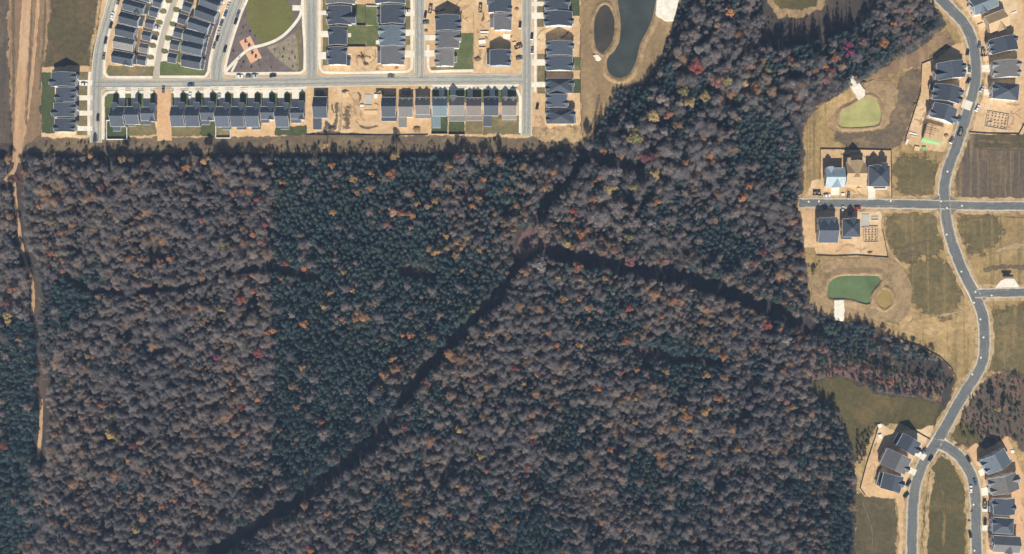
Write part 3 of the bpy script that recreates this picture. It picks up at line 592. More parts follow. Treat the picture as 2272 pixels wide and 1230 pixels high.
slab('spillway', ell(1325, 128, 11, 6, 12, 0.6), 1.1, 'riprap', 2)

# ================================================================== houses
_winmesh = None
def window_mesh():
    global _winmesh
    if _winmesh is None:
        m = MB(); a, b, f = 0.55, 0.75, 0.09
        m.box(-a, a, 0.0, 0.05, -b, b, 1)                                   # pane
        for (x0, x1, z0, z1) in ((-a - f, -a, -b - f, b + f), (a, a + f, -b - f, b + f), (-a, a, b, b + f), (-a, a, -b - f, -b), (-a, a, -0.03, 0.03)):
            m.box(x0, x1, 0.0, 0.09, z0, z1, 0)
        _winmesh = m.mesh('window', [M['trim'], M['glass']])
    return _winmesh
def simple_mesh(name, w_, h_, t, mat):
    m = MB(); m.box(-w_ / 2, w_ / 2, 0, t, 0, h_)
    return m.mesh(name, [M[mat]])
_doorm = simple_mesh('door', 1.0, 2.1, 0.07, 'door')
def gar_mesh(w_):
    m = MB(); m.box(-w_ / 2, w_ / 2, 0, 0.05, 0, 2.2)
    for k in range(4): m.box(-w_ / 2 + 0.08, w_ / 2 - 0.08, 0.05, 0.08, 0.06 + k * 0.54, 0.52 + k * 0.54)
    return m.mesh('garage_door', [M['garage']])
_gar5, _gar3 = gar_mesh(4.9), gar_mesh(2.6)
_ventm = (lambda m: (m.tube((0, 0, -0.1), (0, 0, 0.4), 0.16, 0.16, 8), m.tube((0, 0, 0.4), (0, 0, 0.5), 0.26, 0.12, 8), m.mesh('roof_vent', [M['vent']]))[-1])(MB())

SIDE = {'n': 0.0, 'e': -math.pi / 2, 's': math.pi, 'w': math.pi / 2}       # rotation that turns +y to the side
def turn(pts, a):
    c, s_ = math.cos(a), math.sin(a)
    return [(x * c - y * s_, x * s_ + y * c, z) for x, y, z in pts]
def child(name, me, parent, loc, rz=0.0):
    o = bpy.data.objects.new(name, me); o.location = loc; o.rotation_euler = (0, 0, rz); return link(o, parent)

def extrude_profile(mb, prof, x0, x1, a, off=(0, 0)):
    """profile of (v,z) across, extruded along x from x0 to x1, then turned by a and shifted"""
    n = len(prof)
    p0 = [(x + off[0], y + off[1], z) for x, y, z in turn([(x0, v, z) for v, z in prof], a)]
    p1 = [(x + off[0], y + off[1], z) for x, y, z in turn([(x1, v, z) for v, z in prof], a)]
    mb.hexa(p0, p1)

def fix(o):
    bm = bmesh.new(); bm.from_mesh(o.data); bmesh.ops.recalc_face_normals(bm, faces=bm.faces); bm.to_mesh(o.data); bm.free(); return o

HOUSES = []
def house(cx, cy, w, d, rot=0, ridge='x', hip=False, eave=5.6, pitch=0.55, roof='slate', wall='white', gables=(), wings=(), porches=(), front='n', gdoor=3, label='', group=None, name='house', cat='house', win=True, vents=2):
    k = S * (ALT - eave) / ALT
    x, y = (cx - CX) * k, (CY - cy) * k
    W, D = w * k, d * k
    root = empty(name, x, y, 0, math.radians(rot)); tag(root, label, cat, group); HOUSES.append(root)
    ov, t = 0.4, 0.22
    a = 0.0 if ridge == 'x' else math.pi / 2
    L, B = (W, D) if ridge == 'x' else (D, W)
    rise = pitch * B / 2; zr = eave + rise
    RM, WM = M['roof_' + roof], M['wall_' + wall]
    wb, rb, tb = MB(), MB(), MB()
    b = B / 2 - ov; zt = eave - t + ov * pitch - 0.02
    if not hip:
        extrude_profile(rb, [(-B / 2, eave), (-B / 2, eave - t), (0, zr - t), (B / 2, eave - t), (B / 2, eave), (0, zr)], -L / 2, L / 2, a)
        extrude_profile(wb, [(-b, 0), (b, 0), (b, zt), (0, zr - t - 0.02), (-b, zt)], -L / 2 + ov, L / 2 - ov, a)
        for sx in (-1, 1):
            extrude_profile(tb, [(-B / 2, eave + 0.02), (-B / 2, eave - 0.34), (0, zr - 0.34), (B / 2, eave - 0.34), (B / 2, eave + 0.02), (0, zr + 0.02)], sx * (L / 2 + 0.005), sx * (L / 2 + 0.09), a)
    else:
        r = max(0.2, (L - B) / 2)
        e = [(-L / 2, -B / 2, eave), (L / 2, -B / 2, eave), (L / 2, B / 2, eave), (-L / 2, B / 2, eave)]; g = [(-r, 0, zr), (r, 0, zr)]
        lo = [(p, q, eave - t) for p, q, _ in e]
        e, g, lo = turn(e, a), turn(g, a), turn(lo, a)
        for f in ([e[0], e[1], g[1], g[0]], [e[2], e[3], g[0], g[1]], [e[1], e[2], g[1]], [e[3], e[0], g[0]], lo[::-1]): rb.poly(f)
        for i in range(4): rb.poly([lo[i], lo[(i + 1) % 4], e[(i + 1) % 4], e[i]])
        extrude_profile(wb, [(-b, 0), (b, 0), (b, eave - t + 0.1), (-b, eave - t + 0.1)], -L / 2 + ov, L / 2 - ov, a)
        for sx in (-1, 1): extrude_profile(tb, [(-B / 2, eave + 0.02), (-B / 2, eave - 0.3), (B / 2, eave - 0.3), (B / 2, eave + 0.02)], sx * (L / 2 + 0.005), sx * (L / 2 + 0.08), a)
    for sy in (-1, 1):                                                       # gutters along the eaves
        extrude_profile(tb, [(sy * (B / 2 + 0.005), eave + 0.03), (sy * (B / 2 + 0.13), eave + 0.03), (sy * (B / 2 + 0.13), eave - 0.24), (sy * (B / 2 + 0.005), eave - 0.24)], -L / 2, L / 2, a)
    fix(wb.build('wall', WM, root))
    ro = fix(rb.build('roof', RM, root))
    fix(tb.build('roof_trim', M['trim'], ro))
    for i in range(vents):
        u = L * (0.12 + 0.2 * i) * (1 if i % 2 else -1); v = B * (0.13 + 0.05 * i)
        p = turn([(u, v, zr - pitch * v)], a)[0]; child('roof_vent', _ventm, ro, p)
    depth = {'n': D / 2, 's': D / 2, 'e': W / 2, 'w': W / 2}; width = {'n': W, 's': W, 'e': D, 'w': D}
    for gi, (side, u, gw, gp) in enumerate(gables):
        u, gw, gp = u * k, gw * k, gp * k; d0 = depth[side]; sa = SIDE[side]
        if side in 'se': u = -u if side == 's' else -u
        # local frame: +y points out of the wall
        ge = eave + 0.05 + 0.03 * gi; gpitch = 0.95; gr = ge + gpitch * gw / 2
        inward = min(2 * d0 - 0.5, (gr - eave) / pitch + 0.6) if ((side in 'ns') == (ridge == 'x')) else d0
        am = sa + math.pi / 2                                                # x of the profile frame -> outward
        prof = [(-gw / 2, ge), (-gw / 2, ge - t), (0, gr - t), (gw / 2, ge - t), (gw / 2, ge), (0, gr)]
        ox, oy, _ = turn([(u, 0, 0)], sa)[0]
        m1 = MB(); extrude_profile(m1, prof, d0 - inward, d0 + gp, am, (ox, oy)); go = fix(m1.build('gable_roof', RM, root))
        m2 = MB(); gb = gw / 2 - 0.3
        extrude_profile(m2, [(-gb, 0.0), (gb, 0.0), (gb, ge - t + 0.18), (0, gr - t - 0.03), (-gb, ge - t + 0.18)], d0 - 1.6, d0 + gp - 0.35, am, (ox, oy)); fix(m2.build('gable_wall', WM, root))
        m3 = MB(); extrude_profile(m3, [(-gw / 2, ge + 0.02), (-gw / 2, ge - 0.3), (0, gr - 0.3), (gw / 2, ge - 0.3), (gw / 2, ge + 0.02), (0, gr + 0.02)], d0 + gp + 0.005, d0 + gp + 0.08, am, (ox, oy)); fix(m3.build('roof_trim', M['trim'], go))
        if win:
            p = turn([(u, d0 + gp - 0.35, eave - 1.3)], sa)[0]; child('window', window_mesh(), root, p, sa)
    for wi, (side, u, ww, wp, hw) in enumerate(wings):
        u, ww, wp = u * k, ww * k, wp * k; d0 = depth[side]; sa = SIDE[side]
        if side in 'se': u = -u
        hi = hw + wp * 0.22
        m1 = MB(); m1.hexa(turn([(u - ww / 2, d0 - 0.3, 0), (u + ww / 2, d0 - 0.3, 0), (u + ww / 2, d0 + wp - 0.3, 0), (u - ww / 2, d0 + wp - 0.3, 0)], sa), turn([(u - ww / 2, d0 - 0.3, hi - 0.25), (u + ww / 2, d0 - 0.3, hi - 0.25), (u + ww / 2, d0 + wp - 0.3, hw - 0.22), (u - ww / 2, d0 + wp - 0.3, hw - 0.22)], sa)); fix(m1.build('wing_wall', WM, root))
        e_ = 0.3
        pts = [(u - ww / 2 - e_, d0 - 0.35, hi), (u + ww / 2 + e_, d0 - 0.35, hi), (u + ww / 2 + e_, d0 + wp, hw), (u - ww / 2 - e_, d0 + wp, hw)]
        m2 = MB(); m2.hexa(turn([(p, q, z - 0.18) for p, q, z in pts], sa), turn(pts, sa)); wo = fix(m2.build('wing_roof', RM, root))
        m3 = MB(); m3.hexa(turn([(u - ww / 2 - e_, d0 + wp + 0.004, hw - 0.26), (u + ww / 2 + e_, d0 + wp + 0.004, hw - 0.26), (u + ww / 2 + e_, d0 + wp + 0.12, hw - 0.26), (u - ww / 2 - e_, d0 + wp + 0.12, hw - 0.26)], sa), turn([(u - ww / 2 - e_, d0 + wp + 0.004, hw + 0.03), (u + ww / 2 + e_, d0 + wp + 0.004, hw + 0.03), (u + ww / 2 + e_, d0 + wp + 0.12, hw + 0.03), (u - ww / 2 - e_, d0 + wp + 0.12, hw + 0.03)], sa)); fix(m3.build('roof_trim', M['trim'], wo))
    for (side, u, ww, wp, hw) in porches:
        u, ww, wp = u * k, ww * k, wp * k; d0 = depth[side]; sa = SIDE[side]
        if side in 'se': u = -u
        hi = hw + wp * 0.2
        pts = [(u - ww / 2, d0 - 0.35, hi), (u + ww / 2, d0 - 0.35, hi), (u + ww / 2, d0 + wp, hw), (u - ww / 2, d0 + wp, hw)]
        m2 = MB(); m2.hexa(turn([(p, q, z - 0.18) for p, q, z in pts], sa), turn(pts, sa)); fix(m2.build('porch_roof', RM, root))
        m4 = MB(); m4.hexa(turn([(u - ww / 2, d0 - 0.38, 0), (u + ww / 2, d0 - 0.38, 0), (u + ww / 2, d0 + wp, 0), (u - ww / 2, d0 + wp, 0)], sa), turn([(u - ww / 2, d0 - 0.38, 0.35), (u + ww / 2, d0 - 0.38, 0.35), (u + ww / 2, d0 + wp, 0.35), (u - ww / 2, d0 + wp, 0.35)], sa)); fix(m4.build('porch_floor', M['slab'], root))
        for f in (-0.46, 0.0, 0.46):
            q = turn([(u + f * ww, d0 + wp - 0.2, 0.35)], sa)[0]; m5 = MB(); m5.box(-0.1, 0.1, -0.1, 0.1, 0, hw - 0.5); child('porch_post', m5.mesh('porch_post', [M['trim']]), root, q)
    if win:
        for side in 'nsew':
            wd = width[side] - 2 * ov; n = max(1, int(wd / 4.6)); sa = SIDE[side]
            for fl in ((1.5, 4.2) if eave > 4 else (1.5,)):
                for i in range(n):
                    if side == front and fl < 2: continue
                    u = (i + 0.5) / n * wd - wd / 2
                    child('window', window_mesh(), root, turn([(u, depth[side] - ov, fl)], sa)[0], sa)
    if gdoor:
        sa = SIDE[front]; wd = width[front]
        gm = _gar5 if (wd > 12 or gdoor == 5) else _gar3
        child('garage_door', gm, root, turn([(wd * 0.2, depth[front] - ov, 0.02)], sa)[0], sa)
        if name == 'house': child('door', _doorm, root, turn([(-wd * 0.25, depth[front] - ov, 0.02)], sa)[0], sa)
    return root

ORD = ['first', 'second', 'third', 'fourth', 'fifth', 'sixth', 'seventh', 'eighth', 'ninth', 'tenth', 'eleventh', 'twelfth', 'thirteenth', 'fourteenth', 'fifteenth', 'sixteenth', 'seventeenth', 'eighteenth', 'nineteenth', 'twentieth', 'twenty-first']
# -- long row south of the cross street: (x0, x1, y0, y1, gables, wings, roof, wall)
GR = [('n', 8, 14, 8)]; GL = [('n', -8, 14, 8)]
ROW = [(245, 277, 237, 281, GL, [('s', -5, 15, 9, 3.0)], 'steel', 'white'), (278, 310, 237, 276, GR, [('s', -6, 14, 3, 3.0)], 'steel', 'white'), (313, 344, 238, 268, [('n', 9, 14, 8), ('s', 9, 13, 2)], [('s', -6, 16, 8, 3.0)], 'steel', 'greyw'),
       (379, 410, 236, 281, GR, [], 'steel', 'white'), (412, 444, 236, 281, GR, [], 'steel', 'greyw'), (445, 476, 236, 267, [('n', 8, 14, 9), ('s', 5, 12, 1)], [('s', -7, 16, 9, 3.0)], 'steel', 'white'), (478, 510, 237, 282, GR, [('s', 6, 18, 5, 3.0)], 'steel', 'white'),
       (512, 543, 237, 282, GR, [('s', 6, 18, 5, 3.0)], 'steel', 'greyw'), (545, 576, 237, 282, GR, [('s', 6, 18, 5, 3.0)], 'steel', 'white'), (578, 609, 237, 265, [('n', 7, 14, 9), ('s', 7, 13, 1)], [('s', -7, 15, 7, 3.0)], 'steel', 'white'), (611, 642, 237, 282, GR, [('s', 4, 18, 4, 3.0)], 'steel', 'greyw'), (644, 675, 239, 264, [('n', 9, 13, 14), ('s', 9, 13, 2)], [('s', -4, 20, 8, 3.0)], 'steel', 'white'),
       (694, 727, 215, 262, [], [('s', -8, 16, 25, 3.0)], 'slate', 'wrap'), (846, 879, 216, 260, [], [('s', 0, 32, 8, 3.0)], 'slate', 'wrap'), (884, 917, 218, 260, [('n', -7, 8, 0), ('n', 7, 8, 0)], [('s', -8, 16, 22, 3.0)], 'ash', 'white'), (921, 955, 217, 254, [('n', -7, 9, 1), ('n', 8, 9, 1)], [('s', 0, 33, 8, 3.0)], 'ash', 'cream'),
       (959, 993, 216, 258, [('n', -9, 8, 0), ('n', 1, 8, 0), ('n', 10, 8, 0)], [('s', -8, 17, 25, 3.0)], 'teal', 'bluew'), (996, 1031, 215, 257, [('n', -8, 18, 2)], [('s', 0, 34, 11, 3.0)], 'ash', 'white'), (1034, 1069, 217, 257, [('n', -9, 8, 0), ('n', 0, 8, 0), ('n', 9, 8, 0)], [('s', 0, 34, 10, 3.0)], 'taupe', 'cream'), (1073, 1107, 216, 257, [('n', -6, 12, 1), ('n', 8, 10, 1)], [('s', -8, 16, 23, 3.0)], 'steel', 'greyw'), (1113, 1147, 217, 256, [('n', -8, 13, 1), ('n', 9, 13, 1)], [('s', 0, 32, 9, 3.0)], 'tan', 'cream')]
LOOK = {'steel': 'blue-grey', 'slate': 'dark slate', 'ash': 'ash-grey', 'teal': 'pale teal', 'taupe': 'taupe', 'tan': 'tan-grey', 'grey': 'grey', 'sky': 'light blue-grey', 'char': 'charcoal', 'pale': 'pale', 'osb': 'bare sheathing'}
for i, (x0, x1, y0, y1, g, wg, r, wl) in enumerate(ROW):
    house((x0 + x1) / 2, (y0 + y1) / 2, x1 - x0 - 1.5, y1 - y0, 0, 'x', gables=g, wings=wg, roof=r, wall=wl, front='n', pitch=0.66, vents=2 + i % 2,
          porches=[('n', 0, 24, 5, 3.0)] if i in (12, 13) else (), label=f'{LOOK[r]} roofed house, {ORD[i]} from the west in the row beside the woods', group='houses in the row beside the woods')
# -- four houses by the dirt field
for i, (x0, x1, y0, y1) in enumerate([(114, 167, 161, 192), (124, 166, 195, 226), (119, 166, 229, 260), (121, 166, 264, 293)]):
    house((x0 + x1) / 2, (y0 + y1) / 2, x1 - x0, y1 - y0, 0, 'y', gables=[('e', 6, 12, 4), ('e', -7, 11, 1), ('w', -6, 14, 4 if i % 2 == 0 else 1)], roof='slate', wall=['white', 'greyw', 'white', 'cream'][i], front='e', pitch=0.45,
          label=f'slate roofed house facing east beside the dirt field, {ORD[i]} from the north', group='houses beside the dirt field')
# -- alley blocks, houses turned with the street
BA = [(313, -12, 46, 25, -16), (297, 15, 48, 25, -15), (286.5, 43, 44, 26, -14), (278.5, 70, 44, 26, -13), (275, 97, 45, 27, -11), (272.5, 129, 47, 28, -10)]
for i, (x, y, ww, dd, r) in enumerate(BA):
    house(x, y, ww, dd, r, 'x', gables=[('s', 10, 16, 1), ('w', 0, 12, 2)] if i in (1, 5) else [], wings=[('e', 0, 14, 7, 3.0)] if i in (1, 2, 5) else [], roof='ash' if i == 4 else 'slate', wall=['white', 'greyw', 'white', 'bluew', 'white', 'white'][i], front='w', gdoor=0, pitch=0.72,
          label=f'narrow {"ash-grey" if i == 4 else "dark slate"} roofed house west of the alley, {ORD[5 - i]} from the cross street', group='houses west of the alley')
for i, (x, y, r) in enumerate([(350, 6, -16), (341.5, 27, -15), (332.5, 53, -14), (325.5, 80, -12), (319.5, 107, -11), (314.5, 134, -10)]):
    house(x, y, 20, 21, r, 'x', eave=3.0, pitch=0.55, roof=['slate', 'slate', 'char', 'slate', 'grey', 'slate'][i], wall='white', front='e', gdoor=5, win=False, vents=0, name='garage_building', cat='garage',
          label=f'small square detached garage west of the alley, {ORD[5 - i]} from the cross street', group='detached garages west of the alley')
BB = [(480, -16, 44, 27, -22), (466, 7, 44, 27, -21), (457, 31, 47, 28, -20), (441, 57, 47, 26, -18), (431, 82, 48, 26, -15), (426.5, 107, 46, 26, -12), (425, 137, 43, 28, -10)]
for i, (x, y, ww, dd, r) in enumerate(BB):
    house(x, y, ww, dd, r, 'x', gables=[('e', 0, 14, 2)] if i in (1, 4) else [], porches=[('e', 0, 22, 4, 3.0)] if i > 2 else (), roof=['slate', 'steel', 'slate', 'slate', 'slate', 'steel', 'slate'][i], wall=['white', 'white', 'bluew', 'white', 'greyw', 'white', 'white'][i], front='e', gdoor=0, pitch=0.72,
          label=f'narrow slate roofed house east of the alley, {ORD[6 - i]} from the cross street', group='houses east of the alley')
for i, (x, y, r) in enumerate([(416, 16, -18), (405.5, 43, -17), (396, 73, -15), (388, 100, -12), (382.5, 129, -10)]):
    house(x, y, 20, 22, r, 'x', eave=3.0, pitch=0.55, roof=['steel', 'slate', 'slate', 'char', 'slate'][i], wall='white', front='w', gdoor=5, win=False, vents=0, name='garage_building', cat='garage',
          label=f'small square detached garage east of the alley, {ORD[4 - i]} from the cross street', group='detached garages east of the alley')
# -- blocks between the north-south streets
MID = [(722, 788, -26, 9, [('w', 4, 12, 2), ('e', -5, 14, 2)], [], 'grey', 'cream', 'w', 'grey roofed house cut by the top edge, west of the lawn yards'),
       (727, 780, 14, 55, [('w', -9, 12, 2), ('w', 8, 10, 3), ('e', -6, 24, 10)], [('e', 11, 9, 9, 3.0)], 'slate', 'white', 'w', 'large slate roofed house with a wide rear gable over a lawn'),
       (729, 770, 60, 100, [('w', 8, 14, 1), ('e', 13, 8, 1)], [], 'slate', 'greyw', 'w', 'slate roofed house with a small square white patio by the lawn'),
       (728, 769, 105, 144, [('w', 12, 11, 1), ('w', -6, 11, 2), ('e', 10, 14, 1)], [('e', -13, 12, 7, 2.9), ('w', 0, 24, 6, 2.9)], 'slate', 'white', 'w', 'slate roofed corner house beside bare soil, west of the soil yard'),
       (832, 900, -26, 8, [('e', 4, 12, 2), ('w', -5, 12, 2)], [], 'steel', 'white', 'e', 'blue-grey roofed house cut by the top edge, east of the lawn yards'),
       (845, 897, 12, 53, [('e', -8, 14, 2), ('e', 10, 12, 1)], [('w', 8, 10, 9, 3.0), ('w', -10, 13, 9, 3.0)], 'slate', 'white', 'e', 'slate roofed house with two flat rear wings and a bright south gable'),
       (842, 897, 58, 102, [('e', 13, 12, 2), ('e', -1, 12, 2), ('e', -13, 12, 2), ('w', 10, 14, 2), ('w', -9, 12, 1)], [], 'sky', 'greyw', 'e', 'light blue-grey roofed house with many small gables'),
       (845, 897, 104, 144, [('e', 10, 15, 2), ('e', -9, 10, 1)], [('w', -1, 26, 9, 2.9)], 'grey', 'white', 'e', 'plain grey roofed corner house beside bare soil, east of the soil yard'),
       (966, 1020, 34, 68, [('w', 9, 12, 1), ('e', 0, 14, 3), ('e', -12, 9, 4)], [], 'slate', 'white', 'w', 'slate roofed house casting a pointed shadow on soil, north of two grey neighbours'),
       (967, 1019, 71, 107, [('w', 9, 10, 1), ('w', -3, 10, 1), ('w', -13, 8, 1), ('e', 4, 14, 4)], [], 'grey', 'white', 'w', 'grey roofed house between a slate roof and a corner house'),
       (966, 1007, 109, 147, [('w', 10, 12, 1), ('w', -10, 12, 2)], [('e', -2, 12, 6, 2.9)], 'ash', 'white', 'w', 'ash-grey roofed corner house beside a dark green lawn'),
       (1083, 1135, -14, 28, [('e', -12, 12, 1), ('w', 4, 16, 3)], [], 'slate', 'white', 'e', 'dark slate roofed house cut by the top edge among stacked materials'),
       (1096, 1135, 31, 67, [('e', 10, 14, 1)], [('w', 0, 20, 9, 3.0)], 'grey', 'white', 'e', 'grey roofed house north of a square white slab and lumber'),
       (1087, 1132, 111, 146, [('e', 9, 11, 2), ('e', -10, 11, 2)], [('w', 0, 24, 7, 3.0)], 'slate', 'wrap', 'e', 'unfinished slate roofed house with blue wrapped walls alone on bare soil')]
for (x0, x1, y0, y1, g, wg, r, wl, fr, lb) in MID:
    house((x0 + x1) / 2, (y0 + y1) / 2, x1 - x0, y1 - y0, 0, 'y', gables=g, wings=wg, roof=r, wall=wl, front=fr, gdoor=5, pitch=0.45, label=lb, group='houses between the north-south streets', vents=3)
EASTC = [(1208, 1262, -34, -4), (1210, 1262, -2, 24), (1209, 1270, 26, 58), (1214, 1271, 92, 123), (1212, 1270, 126, 157), (1212, 1271, 174, 207), (1214, 1258, 210, 239), (1213, 1274, 243, 275)]
for i, (x0, x1, y0, y1) in enumerate(EASTC):
    house((x0 + x1) / 2, (y0 + y1) / 2, x1 - x0, y1 - y0, 0, 'y', gables=[('w', 8, 10, 2), ('w', -7, 12, 2), ('e', 5 if i % 2 else -5, 12, 3)], roof='slate' if i % 3 else 'steel', wall=['white', 'greyw', 'white', 'cream'][i % 4], front='w', gdoor=5, pitch=0.45, hip=(i in (5, 7)),
          wings=[('e', -6, 14, 4, 3.0)] if i in (4, 7) else [], label=f'{"blue-grey" if i % 3 == 0 else "slate"} roofed house in the column beside the pond park, {ORD[7 - i]} from the south', group='houses beside the pond park')
# -- eastern estate
EAST = [(2183, 6, 56, 38, 22, 'x', 0, [('s', -8, 18, 3), ('w', 0, 16, 3)], [], 'sky', 'white', 'w', 'light blue-grey roofed house at the top of the curved street'),
        (2212, 47, 46, 38, 22, 'x', 0, [('s', 4, 20, 4)], [], 'osb', 'osbw', 'w', 'house sheathed in bare plywood on the outer side of the curved street'),
        (2227, 99, 60, 33, 12, 'y', 0, [('w', 6, 13, 3), ('w', -8, 10, 2), ('e', 8, 10, 3)], [], 'slate', 'white', 'w', 'slate roofed house just below the plywood sheathed house'),
        (2234, 153, 58, 38, 3, 'y', 0, [('w', 9, 14, 3), ('w', -9, 12, 2), ('e', 9, 14, 3), ('e', -9, 12, 1)], [], 'ash', 'white', 'w', 'light grey house with four gables on the outer side of the curve'),
        (2232, 203, 58, 36, -5, 'y', 1, [('w', 4, 15, 3)], [], 'slate', 'white', 'w', 'hip roofed slate house north of the pier foundation'),
        (2110, 156, 60, 38, 8, 'y', 0, [('w', -6, 22, 8), ('e', 6, 11, 4), ('e', -8, 11, 2)], [], 'slate', 'white', 'e', 'large slate house with a pale rear deck on the inner side of the curve'),
        (2102, 208, 60, 36, -10, 'y', 0, [('e', 8, 12, 4), ('e', -8, 13, 4), ('w', 6, 14, 3), ('w', -9, 12, 3)], [('w', 10, 10, 8, 2.8)], 'slate', 'greyw', 'e', 'slate house with paired gables, middle of three inside the curve'),
        (2094, 251, 54, 34, -18, 'y', 0, [('e', -6, 15, 6), ('w', -8, 14, 3)], [], 'steel', 'white', 'e', 'blue-grey house beside the open timber frame'),
        (1853, 394, 42, 42, 0, 'x', 0, [('s', 3, 22, 2), ('n', -10, 13, 3)], [], 'pale', 'white', 's', 'house with a very pale bluish roof next to the plywood house'),
        (1899, 386, 43, 50, 0, 'x', 0, [('n', 0, 36, 4), ('n', -14, 10, 10)], [], 'osb', 'osbw', 's', 'bare tan plywood house between the pale and slate roofs'),
        (1951, 391, 47, 46, 0, 'x', 1, [('n', 12, 14, 6), ('n', -6, 16, 2)], [('s', 4, 24, 4, 3.0)], 'slate', 'white', 's', 'hip roofed slate house at the corner lot by a concrete drive'),
        (1837, 512, 44, 54, 0, 'x', 0, [('n', 0, 17, 2), ('n', 14, 13, 3), ('n', -16, 12, 2)], [], 'steel', 'white', 'n', 'large blue-grey house with three north gables, south of the short street'),
        (1889, 506, 39, 40, 0, 'x', 1, [('n', 4, 16, 2)], [('s', -8, 20, 5, 3.0)], 'slate', 'cream', 'n', 'slate house between the large blue-grey house and the grey slab'),
        (2016, 987, 46, 33, -30, 'y', 0, [('e', 0, 15, 5)], [('w', 0, 24, 6, 3.0)], 'slate', 'white', 'e', 'dark slate house nearest the scrub, first of three beside the fork'),
        (1988, 1024, 60, 38, -25, 'y', 0, [('e', -5, 14, 4)], [], 'grey', 'white', 'e', 'grey house, middle of three beside the fork'),
        (1979, 1071, 46, 35, -14, 'y', 0, [('e', 2, 15, 4)], [('w', 0, 28, 6, 3.0)], 'steel', 'white', 'e', 'blue-grey house, southernmost of three beside the fork'),
        (2210, 1024, 58, 36, 28, 'y', 0, [('w', 8, 13, 4), ('w', -8, 12, 3)], [], 'sky', 'white', 'w', 'light blue-grey house, first in the column below the fork'),
        (2228, 1074, 62, 38, 14, 'y', 0, [('w', 9, 14, 3), ('w', -9, 14, 3), ('e', 4, 18, 4)], [], 'ash', 'white', 'w', 'ash-grey house, second in the column below the fork'),
        (2228, 1124, 48, 36, 0, 'y', 0, [('w', 6, 13, 3), ('e', -3, 14, 1)], [('w', -8, 12, 4, 3.0)], 'steel', 'white', 'w', 'blue-grey house, third in the column below the fork'),
        (2226, 1167, 46, 35, -4, 'x', 1, [('w', 6, 13, 3)], [], 'steel', 'white', 'w', 'hip roofed house, fourth in the column below the fork'),
        (2233, 1208, 60, 36, -3, 'x', 0, [('w', 4, 14, 3), ('s', 6, 18, 2)], [], 'grey', 'white', 'w', 'grey house at the bottom edge below the fork')]
for (x, y, ww, dd, r, ri, hp, g, wg, rf, wl, fr, lb) in EAST:
    house(x, y, ww, dd, r, ri, bool(hp), gables=g, wings=wg, roof=rf, wall=wl, front=fr, gdoor=5, pitch=0.55, eave=6.0, label=lb, group='houses of the eastern estate', win=(rf != 'osb'), vents=0 if rf == 'osb' else 2)

# -- open timber frame with a green tarp
def timber_frame(cx, cy, w, d, rot, label):
    x, y = P(cx, cy, 3.0); W, D = w * S, d * S
    root = empty('timber_house', x, y, 0, math.radians(rot)); tag(root, label, 'house frame')
    m = MB(); m.box(-W / 2, W / 2, -D / 2, D / 2, 0, 0.5); m.build('foundation', M['block'], root)
    m = MB(); m.box(-W / 2 + 0.1, W / 2 - 0.1, -D / 2 + 0.1, D / 2 - 0.1, 3.0, 3.25); m.build('floor_deck', M['roof_osb'], root)
    for (ax, ay, bx, by, z) in ((-W / 2, -D / 2, W / 2, -D / 2, 0.5), (-W / 2, D / 2, W / 2, D / 2, 0.5), (-W / 2, -D / 2, -W / 2, D / 2, 0.5), (W / 2, -D / 2, W / 2, D / 2, 0.5), (-W / 2 + .3, D / 2 - .3, W / 2 - .3, D / 2 - .3, 3.25), (-W / 2 + .3, -D / 2 + .3, -W / 2 + .3, D / 2 - .3, 3.25), (-W / 6, -D / 2 + 0.4, -W / 6, D / 3, 3.25), (-W / 2 + .3, 0, W / 4, 0, 3.25)):
        m = MB(); n = max(3, int(math.hypot(bx - ax, by - ay) / 0.8))
        for i in range(n + 1):
            px, py = ax + (bx - ax) * i / n, ay + (by - ay) * i / n; m.box(px - 0.06, px + 0.06, py - 0.06, py + 0.06, z, z + 2.4)
        x0, x1, y0, y1 = min(ax, bx) - 0.08, max(ax, bx) + 0.08, min(ay, by) - 0.08, max(ay, by) + 0.08
        m.box(x0, x1, y0, y1, z + 2.4, z + 2.5); m.build('stud_wall', M['lumber'], root)
    for i in range(7):
        m = MB(); yy = -D / 2 + D * (i + 0.5) / 7; m.box(-W / 2 + 0.3, W * 0.1, yy - 0.06, yy + 0.06, 5.78, 6.02); m.build('joist', M['lumber'], root)
    m = MB(); m.hexa([(-W / 2, -D / 2 - 0.2, 0.5), (W / 2, -D / 2 - 0.2, 0.5), (W / 2, -D / 2 - 0.12, 0.5), (-W / 2, -D / 2 - 0.12, 0.5)], [(-W / 2, -D / 2 - 0.2, 2.9), (W / 2, -D / 2 - 0.2, 2.9), (W / 2, -D / 2 - 0.12, 2.9), (-W / 2, -D / 2 - 0.12, 2.9)]); m.build('wall_wrap', M['tarp'], root)
    m = MB(); m.hexa([(-W / 2, -D / 2 - 2.2, 0.1), (W / 2, -D / 2 - 1.6, 0.1), (W / 2, -D / 2 - 0.25, 0.9), (-W / 2, -D / 2 - 0.25, 0.9)], [(-W / 2, -D / 2 - 2.2, 0.16), (W / 2, -D / 2 - 1.6, 0.16), (W / 2, -D / 2 - 0.25, 1.0), (-W / 2, -D / 2 - 0.25, 1.0)]); m.build('tarp', M['tarp'], root)
timber_frame(2073, 295, 42, 33, -15, 'open timber house frame on a plywood deck with green wrap along its south side')

